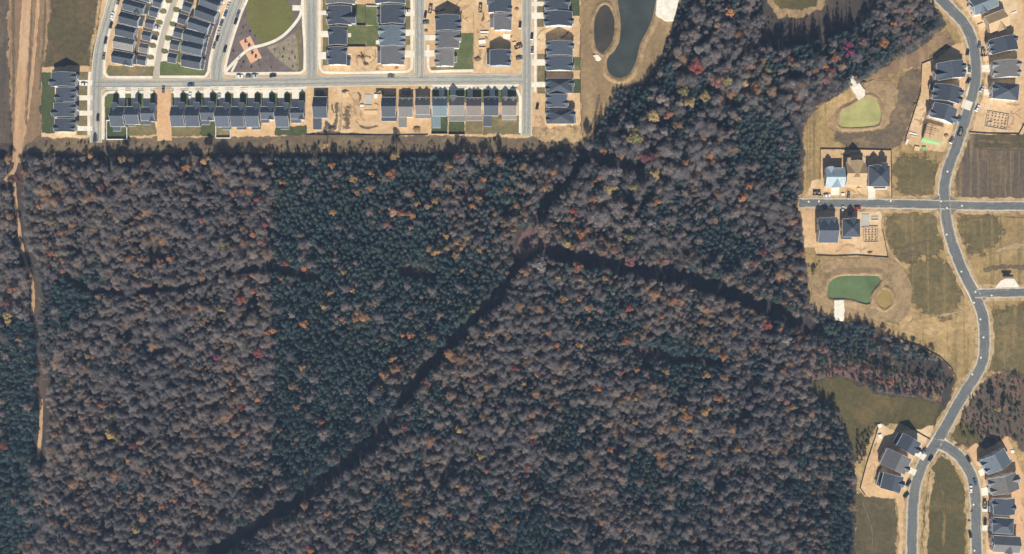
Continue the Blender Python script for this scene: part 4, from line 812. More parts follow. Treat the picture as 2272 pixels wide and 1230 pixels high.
def pier_foundation(cx, cy, w, d, rot, nx, ny, label):
    x, y = P(cx, cy); W, D = w * S, d * S
    root = empty('foundation', x, y, 0.08, math.radians(rot)); tag(root, label, 'foundation')
    for (x0, x1, y0, y1) in ((-W / 2, W / 2, -D / 2, -D / 2 + 0.4), (-W / 2, W / 2, D / 2 - 0.4, D / 2), (-W / 2, -W / 2 + 0.4, -D / 2 + 0.4, D / 2 - 0.4), (W / 2 - 0.4, W / 2, -D / 2 + 0.4, D / 2 - 0.4)):
        m = MB(); m.box(x0, x1, y0, y1, 0, 0.55); m.build('footing_wall', M['block'], root)
    pm = MB(); pm.box(-0.45, 0.45, -0.3, 0.3, 0, 0.7); me = pm.mesh('pier', [M['block']])
    for i in range(nx):
        for j in range(ny):
            child('pier', me, root, (-W / 2 + W * (i + 0.7 + random.uniform(-.1, .1)) / (nx + 0.4), -D / 2 + D * (j + 0.7 + random.uniform(-.1, .1)) / (ny + 0.4), 0))
pier_foundation(2212, 268, 50, 36, -10, 6, 5, 'block pier foundation laid out in rows on orange soil below the hip roofed house')
pier_foundation(1932, 520, 32, 36, 0, 4, 6, 'small pier foundation laid out south of the grey slab')
def slab_thing(cx, cy, w, d, label, mat='slab'):
    x, y = P(cx, cy); W, D = w * S / 2, d * S / 2
    m = MB(); m.hexa([(-W, -D, 0), (W, -D, 0), (W, D, 0), (-W, D, 0)], [(-W + .04, -D + .04, .35), (W - .04, -D + .04, .35), (W - .04, D - .04, .35), (-W + .04, D - .04, .35)])
    m.box(-W, W, -D - 0.35, -D - 0.06, 0, 0.9); o = m.build('concrete_slab', M[mat]); o.location = (x, y, 0.07); tag(o, label, 'slab')
slab_thing(1920, 490, 16, 29, 'grey concrete house slab beside the small pier foundation')
slab_thing(1941, 484, 15, 7, 'low pale concrete pad with a dark edge east of the grey slab')
slab_thing(817, 222, 15, 24, 'pale concrete slab on the dirt lot among stacked pallets')

# ------------------------------------------------------------------ building materials, fences, cars
def stack(cx, cy, w, d, h, rot, mat, label, group='stacked building materials'):
    x, y = P(cx, cy); W, D = w * S, d * S
    root = empty('lumber_stack', x, y, 0.08, math.radians(rot)); tag(root, label, 'lumber stack', group)
    for f in (-0.35, 0.35):
        m = MB(); m.box(f * W - 0.06, f * W + 0.06, -D / 2, D / 2, 0, 0.12); m.build('bearer', M['lumber'], root)
    n = max(1, int(h / 0.4))
    for k in range(n):
        m = MB(); dx = random.uniform(-.1, .1); m.box(-W / 2 + dx, W / 2 + dx, -D / 2 + 0.03 * k, D / 2 - 0.03 * k, 0.13 + k * 0.4, 0.50 + k * 0.4); m.build('bundle', M[mat], root)
STK = [(1075, 72, 18, 4, .9, 0, 'white_wrap', 'long white bundle north of the soil yard of the blue wrapped house'), (1074, 78, 16, 4, .9, 0, 'lumber', 'tan lumber bundle just below the long white bundle'), (1070, 93, 15, 8, 1.2, 5, 'white_wrap', 'white wrapped stack west of the blue wrapped house'), (1070, 107, 14, 3, .8, 0, 'lumber', 'thin lumber stack level with the shadow of the blue wrapped house'), (1141, 98, 8, 8, .9, 10, 'lumber', 'square lumber stack by the street, north of the blue wrapped house'),
       (803, 236, 8, 6, .9, 0, 'white_wrap', 'upper white pallet on the dirt lot'), (803, 242, 8, 4, .9, 0, 'lumber', 'lower lumber pallet on the dirt lot'), (823, 250, 30, 9, .5, 0, 'lumber', 'wide low stack of mixed material south of the pale slab'), (768, 210, 14, 10, 1.2, 15, 'lumber', 'heaped lumber near the street on the dirt lot'), (834, 214, 8, 9, 1, 0, 'white_wrap', 'pale wrapped pallet between the slab and a slate roof'),
       (2026, 297, 18, 3, .6, -15, 'white_wrap', 'long pale boards west of the open timber frame'), (2028, 303, 16, 3, .6, -15, 'lumber', 'tan boards beside the long pale boards'), (2034, 330, 12, 9, .9, -10, 'lumber', 'lumber pile on the lot corner south of the timber frame'), (2050, 330, 9, 8, .9, 0, 'tarp', 'green covered pile south of the timber frame'), (2012, 315, 4, 12, .6, -20, 'white_wrap', 'narrow pale stack at the edge of the brown meadow'),
       (2176, 58, 14, 10, 1, 20, 'lumber', 'lumber heap in front of the plywood sheathed house'), (2250, 28, 12, 3, .5, 22, 'white_wrap', 'pale boards behind the plywood sheathed house'), (2186, 130, 12, 10, .8, 3, 'lumber', 'scattered lumber in front of the light grey house'), (1870, 432, 8, 5, .8, 0, 'white_wrap', 'pale pallet beside the street in front of the plywood house'), (1906, 420, 10, 5, .5, 8, 'lumber', 'boards dropped in front of the plywood house'),
       (1951, 945, 8, 8, .8, 20, 'white_wrap', 'pale heap at the north corner of the fork lot'), (1952, 968, 8, 8, .8, 10, 'white_wrap', 'second pale heap along the fork lot'), (2246, 1002, 8, 6, .7, 0, 'white_wrap', 'white bag of material behind the first house below the fork')]
for a in STK: stack(*a)

def skip(cx, cy, rot, label):
    x, y = P(cx, cy); root = empty('waste_skip', x, y, 0.1, math.radians(rot)); tag(root, label, 'skip', 'waste skips on the building lots')
    for (b, t_) in (([(-2.6, -1.15), (2.6, -1.15), (2.6, -1.05), (-2.6, -1.05)], 0), ([(-2.6, 1.05), (2.6, 1.05), (2.6, 1.15), (-2.6, 1.15)], 0), ([(-2.6, -1.04), (-2.5, -1.04), (-2.5, 1.04), (-2.6, 1.04)], 0), ([(2.5, -1.04), (2.6, -1.04), (2.6, 1.04), (2.5, 1.04)], 0)):
        m = MB(); m.hexa([(p, q, .12) for p, q in b], [(p, q, 1.6) for p, q in b]); m.build('side_panel', M['car_grey'], root)
    m = MB(); m.box(-2.5, 2.5, -1.05, 1.05, .1, .2); m.build('floor_panel', M['vent'], root)
    m = MB()
    for _ in range(9):
        a, b, c = random.uniform(-2.1, 1.6), random.uniform(-.8, .5), random.uniform(.2, 1.0); m.box(a, a + random.uniform(.4, 1.0), b, b + random.uniform(.2, .5), c, c + .35)
    o = m.build('rubbish', M['lumber'], root); o['kind'] = 'stuff'
for a in [(955, 22, 80, 'waste skip on soil north of the pointed shadow'), (1066, 20, 85, 'waste skip west of the house cut by the top edge'), (1150, 105, 20, 'waste skip beside the square lumber stack'), (843, 206, 0, 'waste skip at the street before the dirt lot'), (710, 206, 5, 'waste skip before the lone slate row house'), (902, 206, 0, 'waste skip before the first ash-grey row house'), (2180, 118, 85, 'waste skip in front of the light grey gabled house'), (2130, 295, 70, 'waste skip between the timber frame and the road'), (1886, 470, 80, 'waste skip in the shade north of the slate house by the slab'), (1992, 1085, 75, 'waste skip behind the southernmost fork house'), (2184, 1120, 85, 'waste skip before the third house below the fork'), (1812, 430, 0, 'waste skip at the wood end of the short street')]: skip(*a)
def heap(cx, cy, r, h, mat, label):
    r *= .72; x, y = P(cx, cy); m = MB(); n = 12; rings = [(1.0, 0.0), (.75, .35), (.45, .8), (.12, 1.0)]; v = []
    for f, z in rings:
        for i in range(n):
            a = 2 * math.pi * i / n; q = r * f * random.uniform(.65, 1.3); v.append((q * math.cos(a), q * math.sin(a) * .8, h * z * random.uniform(.85, 1.1)))
    for k in range(3):
        for i in range(n): m.poly([v[k * n + i], v[k * n + (i + 1) % n], v[(k + 1) * n + (i + 1) % n], v[(k + 1) * n + i]])
    m.poly([v[3 * n + i] for i in range(n)]); o = m.build('soil_heap', M[mat]); o.location = (x, y, 0.05); tag(o, label, 'soil heap', 'heaps of soil and debris')
for a in [(765, 205, 3.2, 1.4, 'rough_soil', 'dark soil heap near the street on the dirt lot'), (738, 285, 3.5, 1.2, 'rut', 'dark heap at the wood end of the dirt lot'), (925, 287, 4, 1.5, 'rough_soil', 'curved soil heap behind the ash-grey row house'), (805, 128, 2.4, .9, 'rut', 'dark debris heap in the middle of the bare yard'), (797, 126, 2.0, .8, 'rough_soil', 'small brown heap beside the dark debris heap'), (812, 143, 2.2, .9, 'rut', 'lowest dark heap of the bare yard'), (880, 150, 1.8, .7, 'rough_soil', 'small heap at the east corner of the bare yard'), (945, 68, 2.0, .8, 'rut', 'dark heap by the kerb west of the grey roofed house'), (1060, 130, 3.0, 1.1, 'rut', 'dark heap along the fence of the blue wrapped house'), (1146, 20, 2.2, .9, 'rough_soil', 'soil heap east of the house cut by the top edge'), (2030, 232, 2.6, 1.0, 'rut', 'dark heap at the silt fence behind the paired gable house'), (2098, 300, 2.4, 1.0, 'rough_soil', 'soil heap east of the timber frame'), (1930, 560, 2.2, .6, 'rut', 'dark smear of soil above the silt fence by the green pond'), (2155, 1135, 1.6, .7, 'rut', 'dark heap on the island kerb of the eastern branch'), (2150, 1155, 1.6, .7, 'rut', 'lower dark heap on the island kerb'), (2125, 990, 3.2, 1.0, 'rough_soil', 'rough soil heap in the angle of the fork'), (1868, 700, 1.5, .6, 'riprap', 'pale stones beside the white slab below the green pond'), (1915, 682, 1.4, .6, 'riprap', 'pale stones at the foot of the green pond')]: heap(*a)

def fence(pts, mat, label, h=1.5, seg=2.6, cat='fence', group=None, name='fence', pw=0.05):
    wp = [P(*p) for p in pts]; x0, y0 = wp[0]
    root = empty(name, x0, y0, 0.0); tag(root, label, cat, group)
    pm = MB(); pm.box(-0.07, 0.07, -0.07, 0.07, 0, h + 0.12); pme = pm.mesh('fence_post', [M[mat]])
    cache = {}
    for (ax, ay), (bx, by) in zip(wp[:-1], wp[1:]):
        L = math.hypot(bx - ax, by - ay); n = max(1, round(L / seg)); ang = math.atan2(by - ay, bx - ax); sl = L / n
        key = round(sl, 2)
        if key not in cache:
            m = MB(); m.box(0.08, sl - 0.08, -pw, pw, 0.1, h); cache[key] = m.mesh('fence_panel', [M[mat]])
        for i in range(n):
            px, py = ax + (bx - ax) * i / n, ay + (by - ay) * i / n
            child('fence_post', pme, root, (px - x0, py - y0, 0)); child('fence_panel', cache[key], root, (px - x0, py - y0, 0), ang)
fence([(246, 268), (238, 268), (238, 310), (283, 310), (283, 283)], 'fence_white', 'white fence round the lawn behind the westernmost row house', 1.8, pw=0.16)
fence([(480, 279), (480, 307), (512, 307), (512, 279)], 'fence_white', 'white fence enclosing a small square yard in the row', 1.8, pw=0.16)
fence([(811, 12), (811, 58)], 'fence_dark', 'dark fence between the two northern lawns')
fence([(772, 57), (811, 57)], 'fence_dark', 'dark fence across the foot of the lawn behind the wide rear gable')
fence([(770, 104), (812, 104)], 'fence_dark', 'dark fence between lawn and bare soil behind the patio house')
fence([(813, 14), (843, 15)], 'fence_white', 'short white fence at the north end of the eastern lawn')
fence([(1050, 30), (1052, 75), (1050, 156)], 'fence_dark', 'long dark fence between the green lawn and the soil yard')
fence([(957, 258), (957, 298), (993, 298)], 'fence_wood', 'wooden fence behind the pale teal roofed house', 1.7)
fence([(995, 260), (995, 299), (1032, 299), (1032, 262)], 'fence_wood', 'wooden fence round the deep green yard behind the second ash roof', 1.7)
fence([(1071, 262), (1071, 299)], 'fence_wood', 'wooden fence between the taupe and blue-grey back yards', 1.7)
SILT = [([(1288, 60), (1288, 122), (1288, 210), (1290, 290)], 'dark silt fence along the meadow east of the pond park houses'), ([(2007, 314), (2022, 268), (2042, 205), (2045, 142), (2082, 128)], 'dark silt fence bending along the back of the three houses inside the curve'), ([(2150, 294), (2190, 297), (2260, 298), (2275, 270)], 'dark silt fence south of the block pier foundation'),
        ([(1819, 400), (1820, 331), (1900, 332), (1977, 334), (1978, 440)], 'dark silt fence round the three lots north of the short street'), ([(1812, 567), (1850, 569), (1900, 567), (1970, 572), (1958, 510)], 'wavy dark silt fence above the green pond'), ([(1920, 1100), (1908, 1084), (1922, 1030), (1950, 944)], 'silt fence behind the three houses beside the fork'), ([(2024, 952), (2046, 966), (2064, 976)], 'short silt fence running down to the road above the fork'), ([(680, 300), (760, 300), (850, 301), (950, 300)], 'silt fence between the dirt lots and the woods'), ([(1994, 752), (2040, 768), (2085, 792), (2112, 818), (2123, 845)], 'silt fence along the dark hollow below the straw slope')]
for pts, lb in SILT: fence(pts, 'silt', lb, 0.9, 3.0, name='silt_fence', group='silt fences', pw=0.12)

_carm = {}
def car_meshes():
    if _carm: return _carm
    prof = [(-2.25, .35), (2.2, .35), (2.3, .6), (2.15, .85), (1.0, .98), (-1.9, 1.0), (-2.25, .8)]
    def ext(prof, hw, taper, mats, name):
        m = MB(); n = len(prof)
        m.hexa([(x, -hw * (taper if z > .9 else 1), z) for x, z in prof], [(x, hw * (taper if z > .9 else 1), z) for x, z in prof])
        return m.mesh(name, mats)
    for k in CAR: _carm['body_' + k] = ext(prof, .9, .96, [M['car_' + k]], 'body')
    _carm['glass'] = ext([(1.0, .985), (-1.75, 1.005), (-1.35, 1.36), (0.25, 1.38)], .80, .95, [M['glass']], 'cabin_glass')
    for k in CAR:
        m = MB(); m.hexa([(-1.3, -.68, 1.37), (.2, -.68, 1.39), (.2, .68, 1.39), (-1.3, .68, 1.37)], [(-1.2, -.62, 1.47), (.1, -.62, 1.48), (.1, .62, 1.48), (-1.2, .62, 1.47)]); _carm['roof_' + k] = m.mesh('car_roof', [M['car_' + k]])
    m = MB(); m.tube((0, -.11, 0), (0, .11, 0), .34, .34, 12); _carm['wheel'] = m.mesh('wheel', [M['tyre']])
    m = MB(); m.box(-.03, .03, -.18, .18, -.08, .08); _carm['lamp'] = m.mesh('headlight', [M['lamp']])
    return _carm
def car(cx, cy, rot, col, label, kind='car'):
    c = car_meshes(); x, y = P(cx, cy)
    root = empty('parked_car', x, y, 0.17, math.radians(rot)); tag(root, label, 'car', 'parked cars')
    child('body', c['body_' + col], root, (0, 0, 0)); child('cabin_glass', c['glass'], root, (0, 0, 0)); child('car_roof', c['roof_' + col], root, (0, 0, 0))
    for sx in (-1.4, 1.4):
        for sy in (-.8, .8): child('wheel', c['wheel'], root, (sx, sy, .34))
    for sy in (-.62, .62): child('headlight', c['lamp'], root, (2.26, sy, .68))
CARS = [(250, 36, 75, 'white', 'white car parked on the western street beside the fourth narrow house'), (247, 57, 75, 'black', 'black car on the western street behind the white one'), (235, 91, 78, 'black', 'dark car alone at the kerb near the ash-grey roof'), (263, 4, 74, 'grey', 'grey car at the top of the western street'), (231, 126, 82, 'grey', 'grey car by the corner lawn on the western street'),
        (507, 14, 70, 'silver', 'silver car highest on the diagonal street, west kerb'), (501, 31, 70, 'blue', 'blue car below the silver one on the diagonal street'), (492, 52, 70, 'blue', 'second blue car on the west kerb of the diagonal street'), (486, 71, 72, 'silver', 'silver car mid way down the diagonal street'), (483, 85, 72, 'black', 'black car on the west kerb of the diagonal street'), (476, 102, 74, 'grey', 'lowest grey car on the west kerb of the diagonal street'), (500, 110, 74, 'black', 'long black car on the east kerb by the park'), (524, 48, 70, 'black', 'dark car on the east kerb near the park lawn'), (529, 32, 70, 'grey', 'grey car uppermost on the park kerb'),
        (349, 62, -14, 'silver', 'silver car on a garage court beside the alley'), (343, 86, -14, 'black', 'black car on a garage court beside the alley'), (187, 188, 0, 'white', 'white car on the drive of the house by the dirt field'), (218, 262, 88, 'black', 'black car on the dead end street by the woods'), (363, 200, 88, 'grey', 'grey car at the kerb of the empty orange lot'), (422, 214, 88, 'white', 'white van-like car on a drive of the long row'), (487, 216, 88, 'silver', 'silver car on a drive of the long row'), (424, 190, 5, 'blue', 'blue car out on the cross street'),
        (532, 170, 0, 'white', 'white car at the kerb below the park, westernmost'), (553, 170, 0, 'grey', 'grey car at the kerb below the park'), (566, 169, 0, 'silver', 'silver car at the kerb below the park'), (606, 169, 8, 'black', 'dark car alone at the kerb below the park'), (903, 25, 0, 'silver', 'silver car on a drive east of the lawn yards'), (944, 34, 80, 'black', 'black pickup on bare soil beside the street'), (945, 51, 5, 'grey', 'grey car on soil west of the pointed shadow'), (1154, 57, 85, 'black', 'dark car by the street near the grey roof and white slab'), (1152, 130, 10, 'grey', 'grey car beside the blue wrapped house'), (1180, 82, 85, 'black', 'dark car at the kerb beside an empty soil lot'), (1181, 113, 85, 'grey', 'grey car at the kerb beside the pond park houses'), (1192, 238, 80, 'black', 'black car on soil near the dead end'), (868, 170, 0, 'grey', 'grey car at the kerb south of the soil yard'),
        (2146, 118, 80, 'black', 'dark car at the inner kerb of the curve'), (2150, 154, 90, 'grey', 'grey car in front of the large slate house inside the curve'), (2148, 181, 60, 'black', 'black car parked inside the curve lower down'), (2178, 198, 60, 'silver', 'silver car outside the curve by the hip roofed house'), (2168, 241, 60, 'white', 'white car by the block pier foundation'), (2113, 271, 55, 'silver', 'silver car beside the blue-grey house and timber frame'), (2127, 265, 60, 'blue', 'blue car at the kerb near the timber frame'), (2111, 312, 65, 'grey', 'grey car south of the timber frame'), (2172, 101, 85, 'grey', 'grey car outside the curve near the plywood house'),
        (1834, 435, 5, 'white', 'white car by the short street near the pale roof'), (1882, 434, 85, 'grey', 'grey car by the short street before the plywood house'), (1827, 462, 10, 'black', 'dark car in the shade of the large blue-grey house'), (1869, 465, 80, 'silver', 'silver car in the shade between two southern houses'), (1902, 462, 5, 'red', 'red car north of the grey slab'), (2015, 1073, 60, 'black', 'dark car in front of the southernmost fork house'), (2010, 1099, 50, 'black', 'black car at the lot corner south of the fork houses'), (2050, 1001, 40, 'grey', 'grey car on the drive nearest the fork'), (2064, 1018, 60, 'black', 'dark car at the island tip kerb'), (2148, 1019, 120, 'black', 'dark car at the kerb above the first house of the column'), (2163, 1070, 110, 'blue', 'blue car on the eastern branch of the fork'), (2153, 1085, 90, 'white', 'white car at the island kerb of the eastern branch'), (2185, 1158, 85, 'black', 'dark car beside the fourth house of the column'), (2152, 1186, 100, 'black', 'dark car in the kerb bay near the bottom edge')]
for a in CARS: car(*a)
# manholes on the eastern roads
_mm = MB(); _mm.tube((0, 0, 0), (0, 0, .03), .65, .65, 14); _mme = _mm.mesh('manhole_cover', [M['concrete']])
for i, (x, y) in enumerate(sorted([(2102, 381), (2100, 521), (2133, 603), (2164, 648), (2161, 672), (2175, 709), (2182, 749), (2176, 794), (2157, 831), (1976, 446), (2088, 447), (1794, 448), (2101, 462), (2160, 1120), (2162, 1222), (2200, 656), (2134, 457), (1817, 447)], key=lambda p: math.hypot(p[0] - 2096, p[1] - 455))):
    o = child('manhole_cover', _mme, None, (*P(x, y), 0.16)); tag(o, f'pale round manhole cover, {ORD[i]} nearest to the eastern crossroads', 'manhole', 'manhole covers on the eastern roads')

# young shrubs planted in the park beds
def shrub(px, py, s_, mat, label, group):
    wx, wy = P(px, py); root = empty('shrub', wx, wy, 0.1, random.uniform(0, 6)); root.scale = (s_, s_, s_); tag(root, label, 'shrub', group); SHR.append((root, mat))
SHR = []
_pk = {'path': (560, 107), 'west corner': (503, 158)}
for i, (x, y) in enumerate([(545, 57), (540, 62), (555, 72), (536, 75), (566, 82), (518, 115), (531, 128), (536, 150), (540, 140), (576, 145), (603, 152), (558, 150), (590, 138), (574, 135), (650, 150), (640, 100), (648, 118), (630, 110), (620, 118), (642, 132), (655, 130), (660, 145), (610, 112), (628, 128)]):
    bed = 'mulch' if i < 14 else 'tan bed'
    shrub(x, y, .13 + .05 * (i % 3), 'leaf_green' if i % 2 else 'leaf_maroon', f'small {"green" if i % 2 else "dark maroon"} shrub in the park {bed}, {ORD[i if i < 14 else i - 14]} planted from the north', 'young shrubs in the park')
wx, wy = P(2233, 613); kr = empty('mailbox_kiosk', wx, wy, 0.1); tag(kr, 'dark roofed mailbox kiosk on the white pad by the side road', 'kiosk')
for sx in (-2.6, 0, 2.6):
    m = MB(); m.box(sx - .08, sx + .08, -.08, .08, 0, 2.5); m.build('post', M['vent'], kr)
m = MB(); m.hexa([(-3.4, -.9, 2.5), (3.4, -.9, 2.5), (3.4, .9, 2.5), (-3.4, .9, 2.5)], [(-3.2, -.08, 3.0), (3.2, -.08, 3.0), (3.2, .08, 3.0), (-3.2, .08, 3.0)]); m.build('roof', M['silt'], kr)
m = MB(); m.box(-2.3, 2.3, -.3, .3, .6, 1.7); m.build('mailbox_unit', M['vent'], kr)
# playground pieces on the two orange squares
for i, (x, y, lb) in enumerate([(545, 94, 'small dark play frame on the northern orange square'), (553, 103, 'second play frame on the northern orange square'), (560, 120, 'play frame at the middle of the southern orange square'), (568, 128, 'dark slide on the southern orange square')]):
    wx, wy = P(x, y); root = empty('play_frame', wx, wy, 0.15, 0.4 * i); root.scale = (.6, .6, .6); tag(root, lb, 'play frame', 'playground equipment')
    for sx in (-.8, .8):
        for sy in (-.8, .8):
            m = MB(); m.box(sx - .06, sx + .06, sy - .06, sy + .06, 0, 2.4); m.build('post', M['vent'], root)
    m = MB(); m.box(-.9, .9, -.9, .9, 1.2, 1.3); m.build('platform', M['fence_dark'], root)
    m = MB(); m.hexa([(-1, -1, 2.4), (1, -1, 2.4), (1, 1, 2.4), (-1, 1, 2.4)], [(-.1, -.1, 3.1), (.1, -.1, 3.1), (.1, .1, 3.1), (-.1, .1, 3.1)]); m.build('canopy', M['roof_char'], root)
    m = MB(); m.hexa([(.9, -.3, 1.25), (2.9, -.3, .2), (2.9, .3, .2), (.9, .3, 1.25)], [(.9, -.3, 1.33), (2.9, -.3, .28), (2.9, .3, .28), (.9, .3, 1.33)]); m.build('slide', M['roof_taupe'], root)

# ================================================================== trees
def crown_data(seed, kind, n_leaf):
    """leaf quads through the volume of a crown made of clumps; returns verts, tint per leaf"""
    r = np.random.default_rng(seed)
    cl = []
    if kind == 'pine':
        for k in range(6):
            t = k / 5.0; z = 3.0 + 8.6 * t; R = 2.5 * (1 - t) ** 0.75 + 0.15; m = max(1, int(7 - 5 * t)); a0 = r.uniform(0, 6.28)
            for j in range(m):
                a = a0 + 6.283 * j / m + r.uniform(-.35, .35); q = R * r.uniform(.5, .95)
                cl.append((q * math.cos(a), q * math.sin(a), z + r.uniform(-.5, .5), 0.95 - 0.35 * t, r.uniform(0, 1)))
        cl.append((0, 0, 12.0, .5, .9))
    else:
        n = {'bare': 24, 'round': 13}[kind]
        for k in range(n):
            a = r.uniform(0, 6.28); u = r.uniform(-.35, 1); q = math.sqrt(max(0, 1 - u * u)) * r.uniform(.55, 1.0)
            rx = 2.6 * r.uniform(.7, 1.15) if kind == 'bare' else 2.35
            cl.append((rx * q * math.cos(a), rx * q * math.sin(a), 8.2 + 3.0 * u + r.uniform(-.4, .4), r.uniform(.75, 1.3), r.uniform(0, 1)))
        cl.append((0, 0, 10.6, 1.2, .7))
    cl = np.array(cl); wgt = cl[:, 3] ** 2; wgt /= wgt.sum()
    idx = r.choice(len(cl), n_leaf, p=wgt); c = cl[idx]
    d = r.normal(size=(n_leaf, 3)); d[:, 2] += 0.35; d /= np.linalg.norm(d, axis=1)[:, None]
    rad = c[:, 3] * (r.uniform(.1, 1.3, n_leaf) if kind == 'bare' else r.uniform(.6, 1.08, n_leaf))
    pos = c[:, :3] + d * rad[:, None]
    nrm = d + 0.55 * r.normal(size=(n_leaf, 3)); nrm[:, 2] += 0.25; nrm /= np.linalg.norm(nrm, axis=1)[:, None]
    tt = np.cross(nrm, r.normal(size=(n_leaf, 3))); tt /= np.linalg.norm(tt, axis=1)[:, None]; bb = np.cross(nrm, tt)
    if kind == 'bare': s1, s2 = r.uniform(.12, .34, n_leaf), r.uniform(.035, .085, n_leaf)
    elif kind == 'pine': s1, s2 = r.uniform(.16, .32, n_leaf), r.uniform(.07, .15, n_leaf)
    else: s1, s2 = r.uniform(.15, .3, n_leaf), r.uniform(.11, .21, n_leaf)
    s1, s2 = s1[:, None], s2[:, None]
    v = np.stack([pos - tt * s1, pos + bb * s2 - tt * s1 * .1, pos + tt * s1, pos - bb * s2 + tt * s1 * .1], 1).reshape(-1, 3)
    tint = np.clip(0.55 * c[:, 4] + 0.45 * r.uniform(0, 1, n_leaf), 0, 1)
    return v, tint

def crown_mesh(name, v, tint, mat, trunk=None):
    n = len(v) // 4; me = bpy.data.meshes.new(name)
    me.vertices.add(4 * n); me.vertices.foreach_set('co', v.astype(np.float32).ravel())
    me.loops.add(4 * n); me.loops.foreach_set('vertex_index', np.arange(4 * n, dtype=np.int32))
    me.polygons.add(n); me.polygons.foreach_set('loop_start', np.arange(0, 4 * n, 4, dtype=np.int32))
    me.update(calc_edges=True)
    at = me.attributes.new('tint', 'FLOAT', 'POINT'); at.data.foreach_set('value', np.repeat(tint, 4).astype(np.float32))
    me.materials.append(mat); me.validate(); return me

def trunk_mb(seed, kind):
    r = random.Random(seed); m = MB()
    if kind == 'pine':
        m.tube((0, 0, 0), (0, 0, 6), .26, .17, 7); m.tube((0, 0, 6), (0, 0, 12.2), .17, .03, 6)
        for k in range(10):
            z = 3 + k * .85; a = r.uniform(0, 6.28); q = 2.3 * (1 - k / 11) + .2; m.tube((0, 0, z), (q * math.cos(a), q * math.sin(a), z + .2), .06, .015, 4)
    else:
        m.tube((0, 0, 0), (.1, 0, 4.5), .28, .2, 7); m.tube((.1, 0, 4.5), (0, .1, 9.5), .2, .05, 6)
        for k in range(11):
            z = 3.6 + k * .5; a = r.uniform(0, 6.28); q = r.uniform(1.2, 2.4); e = (q * math.cos(a), q * math.sin(a), z + r.uniform(1.5, 2.8))
            m.tube((0, 0, z), e, .10, .03, 4)
            for _ in range(2):
                b = a + r.uniform(-.8, .8); m.tube(e, (e[0] + 1.0 * math.cos(b), e[1] + 1.0 * math.sin(b), e[2] + r.uniform(.5, 1.4)), .035, .01, 3)
    return m

PROTO = {'bare': [crown_data(100 + i, 'bare', 2600) for i in range(6)], 'pine': [crown_data(200 + i, 'pine', 1300) for i in range(5)], 'round': [crown_data(300 + i, 'round', 1300) for i in range(5)]}
TR = {k: [trunk_mb(500 + i, k).mesh('trunk', [M['bark']]) for i in range(3)] for k in ('bare', 'pine', 'round')}
CROWN = {}
def crown(kind, i, mat):
    key = (kind, i, mat)
    if key not in CROWN: CROWN[key] = crown_mesh('crown', *PROTO[kind][i], M[mat])
    return CROWN[key]

for i, (root, mt) in enumerate(SHR):
    o = child('foliage', crown('round', i % 5, mt), root, (0, 0, -5.2)); child('stem', TR['round'][i % 3], root, (0, 0, -5.2))

def inpoly(x, y, poly):
    poly = np.asarray(poly, float); c = np.zeros(x.shape, bool); n = len(poly); j = n - 1
    for i in range(n):
        xi, yi = poly[i]; xj, yj = poly[j]
        c ^= ((yi > y) != (yj > y)) & (x < (xj - xi) * (y - yi) / (yj - yi + 1e-12) + xi); j = i
    return c
def dist_line(x, y, pts):
    d = np.full(x.shape, 1e9)
    for (ax, ay), (bx, by) in zip(pts[:-1], pts[1:]):
        t = np.clip(((x - ax) * (bx - ax) + (y - ay) * (by - ay)) / ((bx - ax) ** 2 + (by - ay) ** 2), 0, 1)
        d = np.minimum(d, np.hypot(x - ax - t * (bx - ax), y - ay - t * (by - ay)))
    return d

WOOD = [[(-260, 352), (30, 354), (60, 352), (300, 353), (600, 351), (900, 348), (1180, 346), (1290, 340), (1318, 306), (1336, 262), (1358, 224), (1362, 200), (1400, 196), (1436, 180), (1458, 145), (1478, 100), (1495, 54), (1512, 0), (1560, -120), (1700, -120),
         (1690, 0), (1700, 35), (1690, 90), (1640, 110), (1760, 105), (1880, 70), (1940, 30), (1960, -20), (2010, -60), (2064, 0), (2088, 32), (2096, 58), (2040, 100), (1960, 148), (1900, 182), (1848, 214), (1802, 240), (1784, 268), (1776, 300), (1784, 335), (1776, 440), (1766, 456), (1776, 480), (1782, 560), (1788, 600),
         (1793, 676), (1820, 698), (1846, 716), (1915, 716), (1943, 727), (1992, 755), (2066, 786), (2100, 812), (2118, 845), (2088, 888), (2030, 880), (1950, 872), (1880, 838), (1828, 832), (1790, 850), (1802, 892), (1846, 906), (1866, 942), (1882, 970), (1892, 1016), (1896, 1040), (1895, 1420), (-260, 1420)]]
sp = 10.2
gx, gy = np.meshgrid(np.arange(-260, 2140, sp), np.arange(-120, 1420, sp * .88))
gx = gx + (np.arange(gx.shape[0]) % 2)[:, None] * sp / 2
gx = (gx + rng.uniform(-.36, .36, gx.shape) * sp).ravel(); gy = (gy + rng.uniform(-.36, .36, gy.shape) * sp).ravel()
keep = inpoly(gx, gy, WOOD[0])
keep &= dist_line(gx, gy, CLEAR1[:7]) > 16; keep &= dist_line(gx, gy, CLEAR1[6:]) > 13
keep &= dist_line(gx, gy, CLEAR2) > 17; keep &= dist_line(gx, gy, CLEAR3) > 14
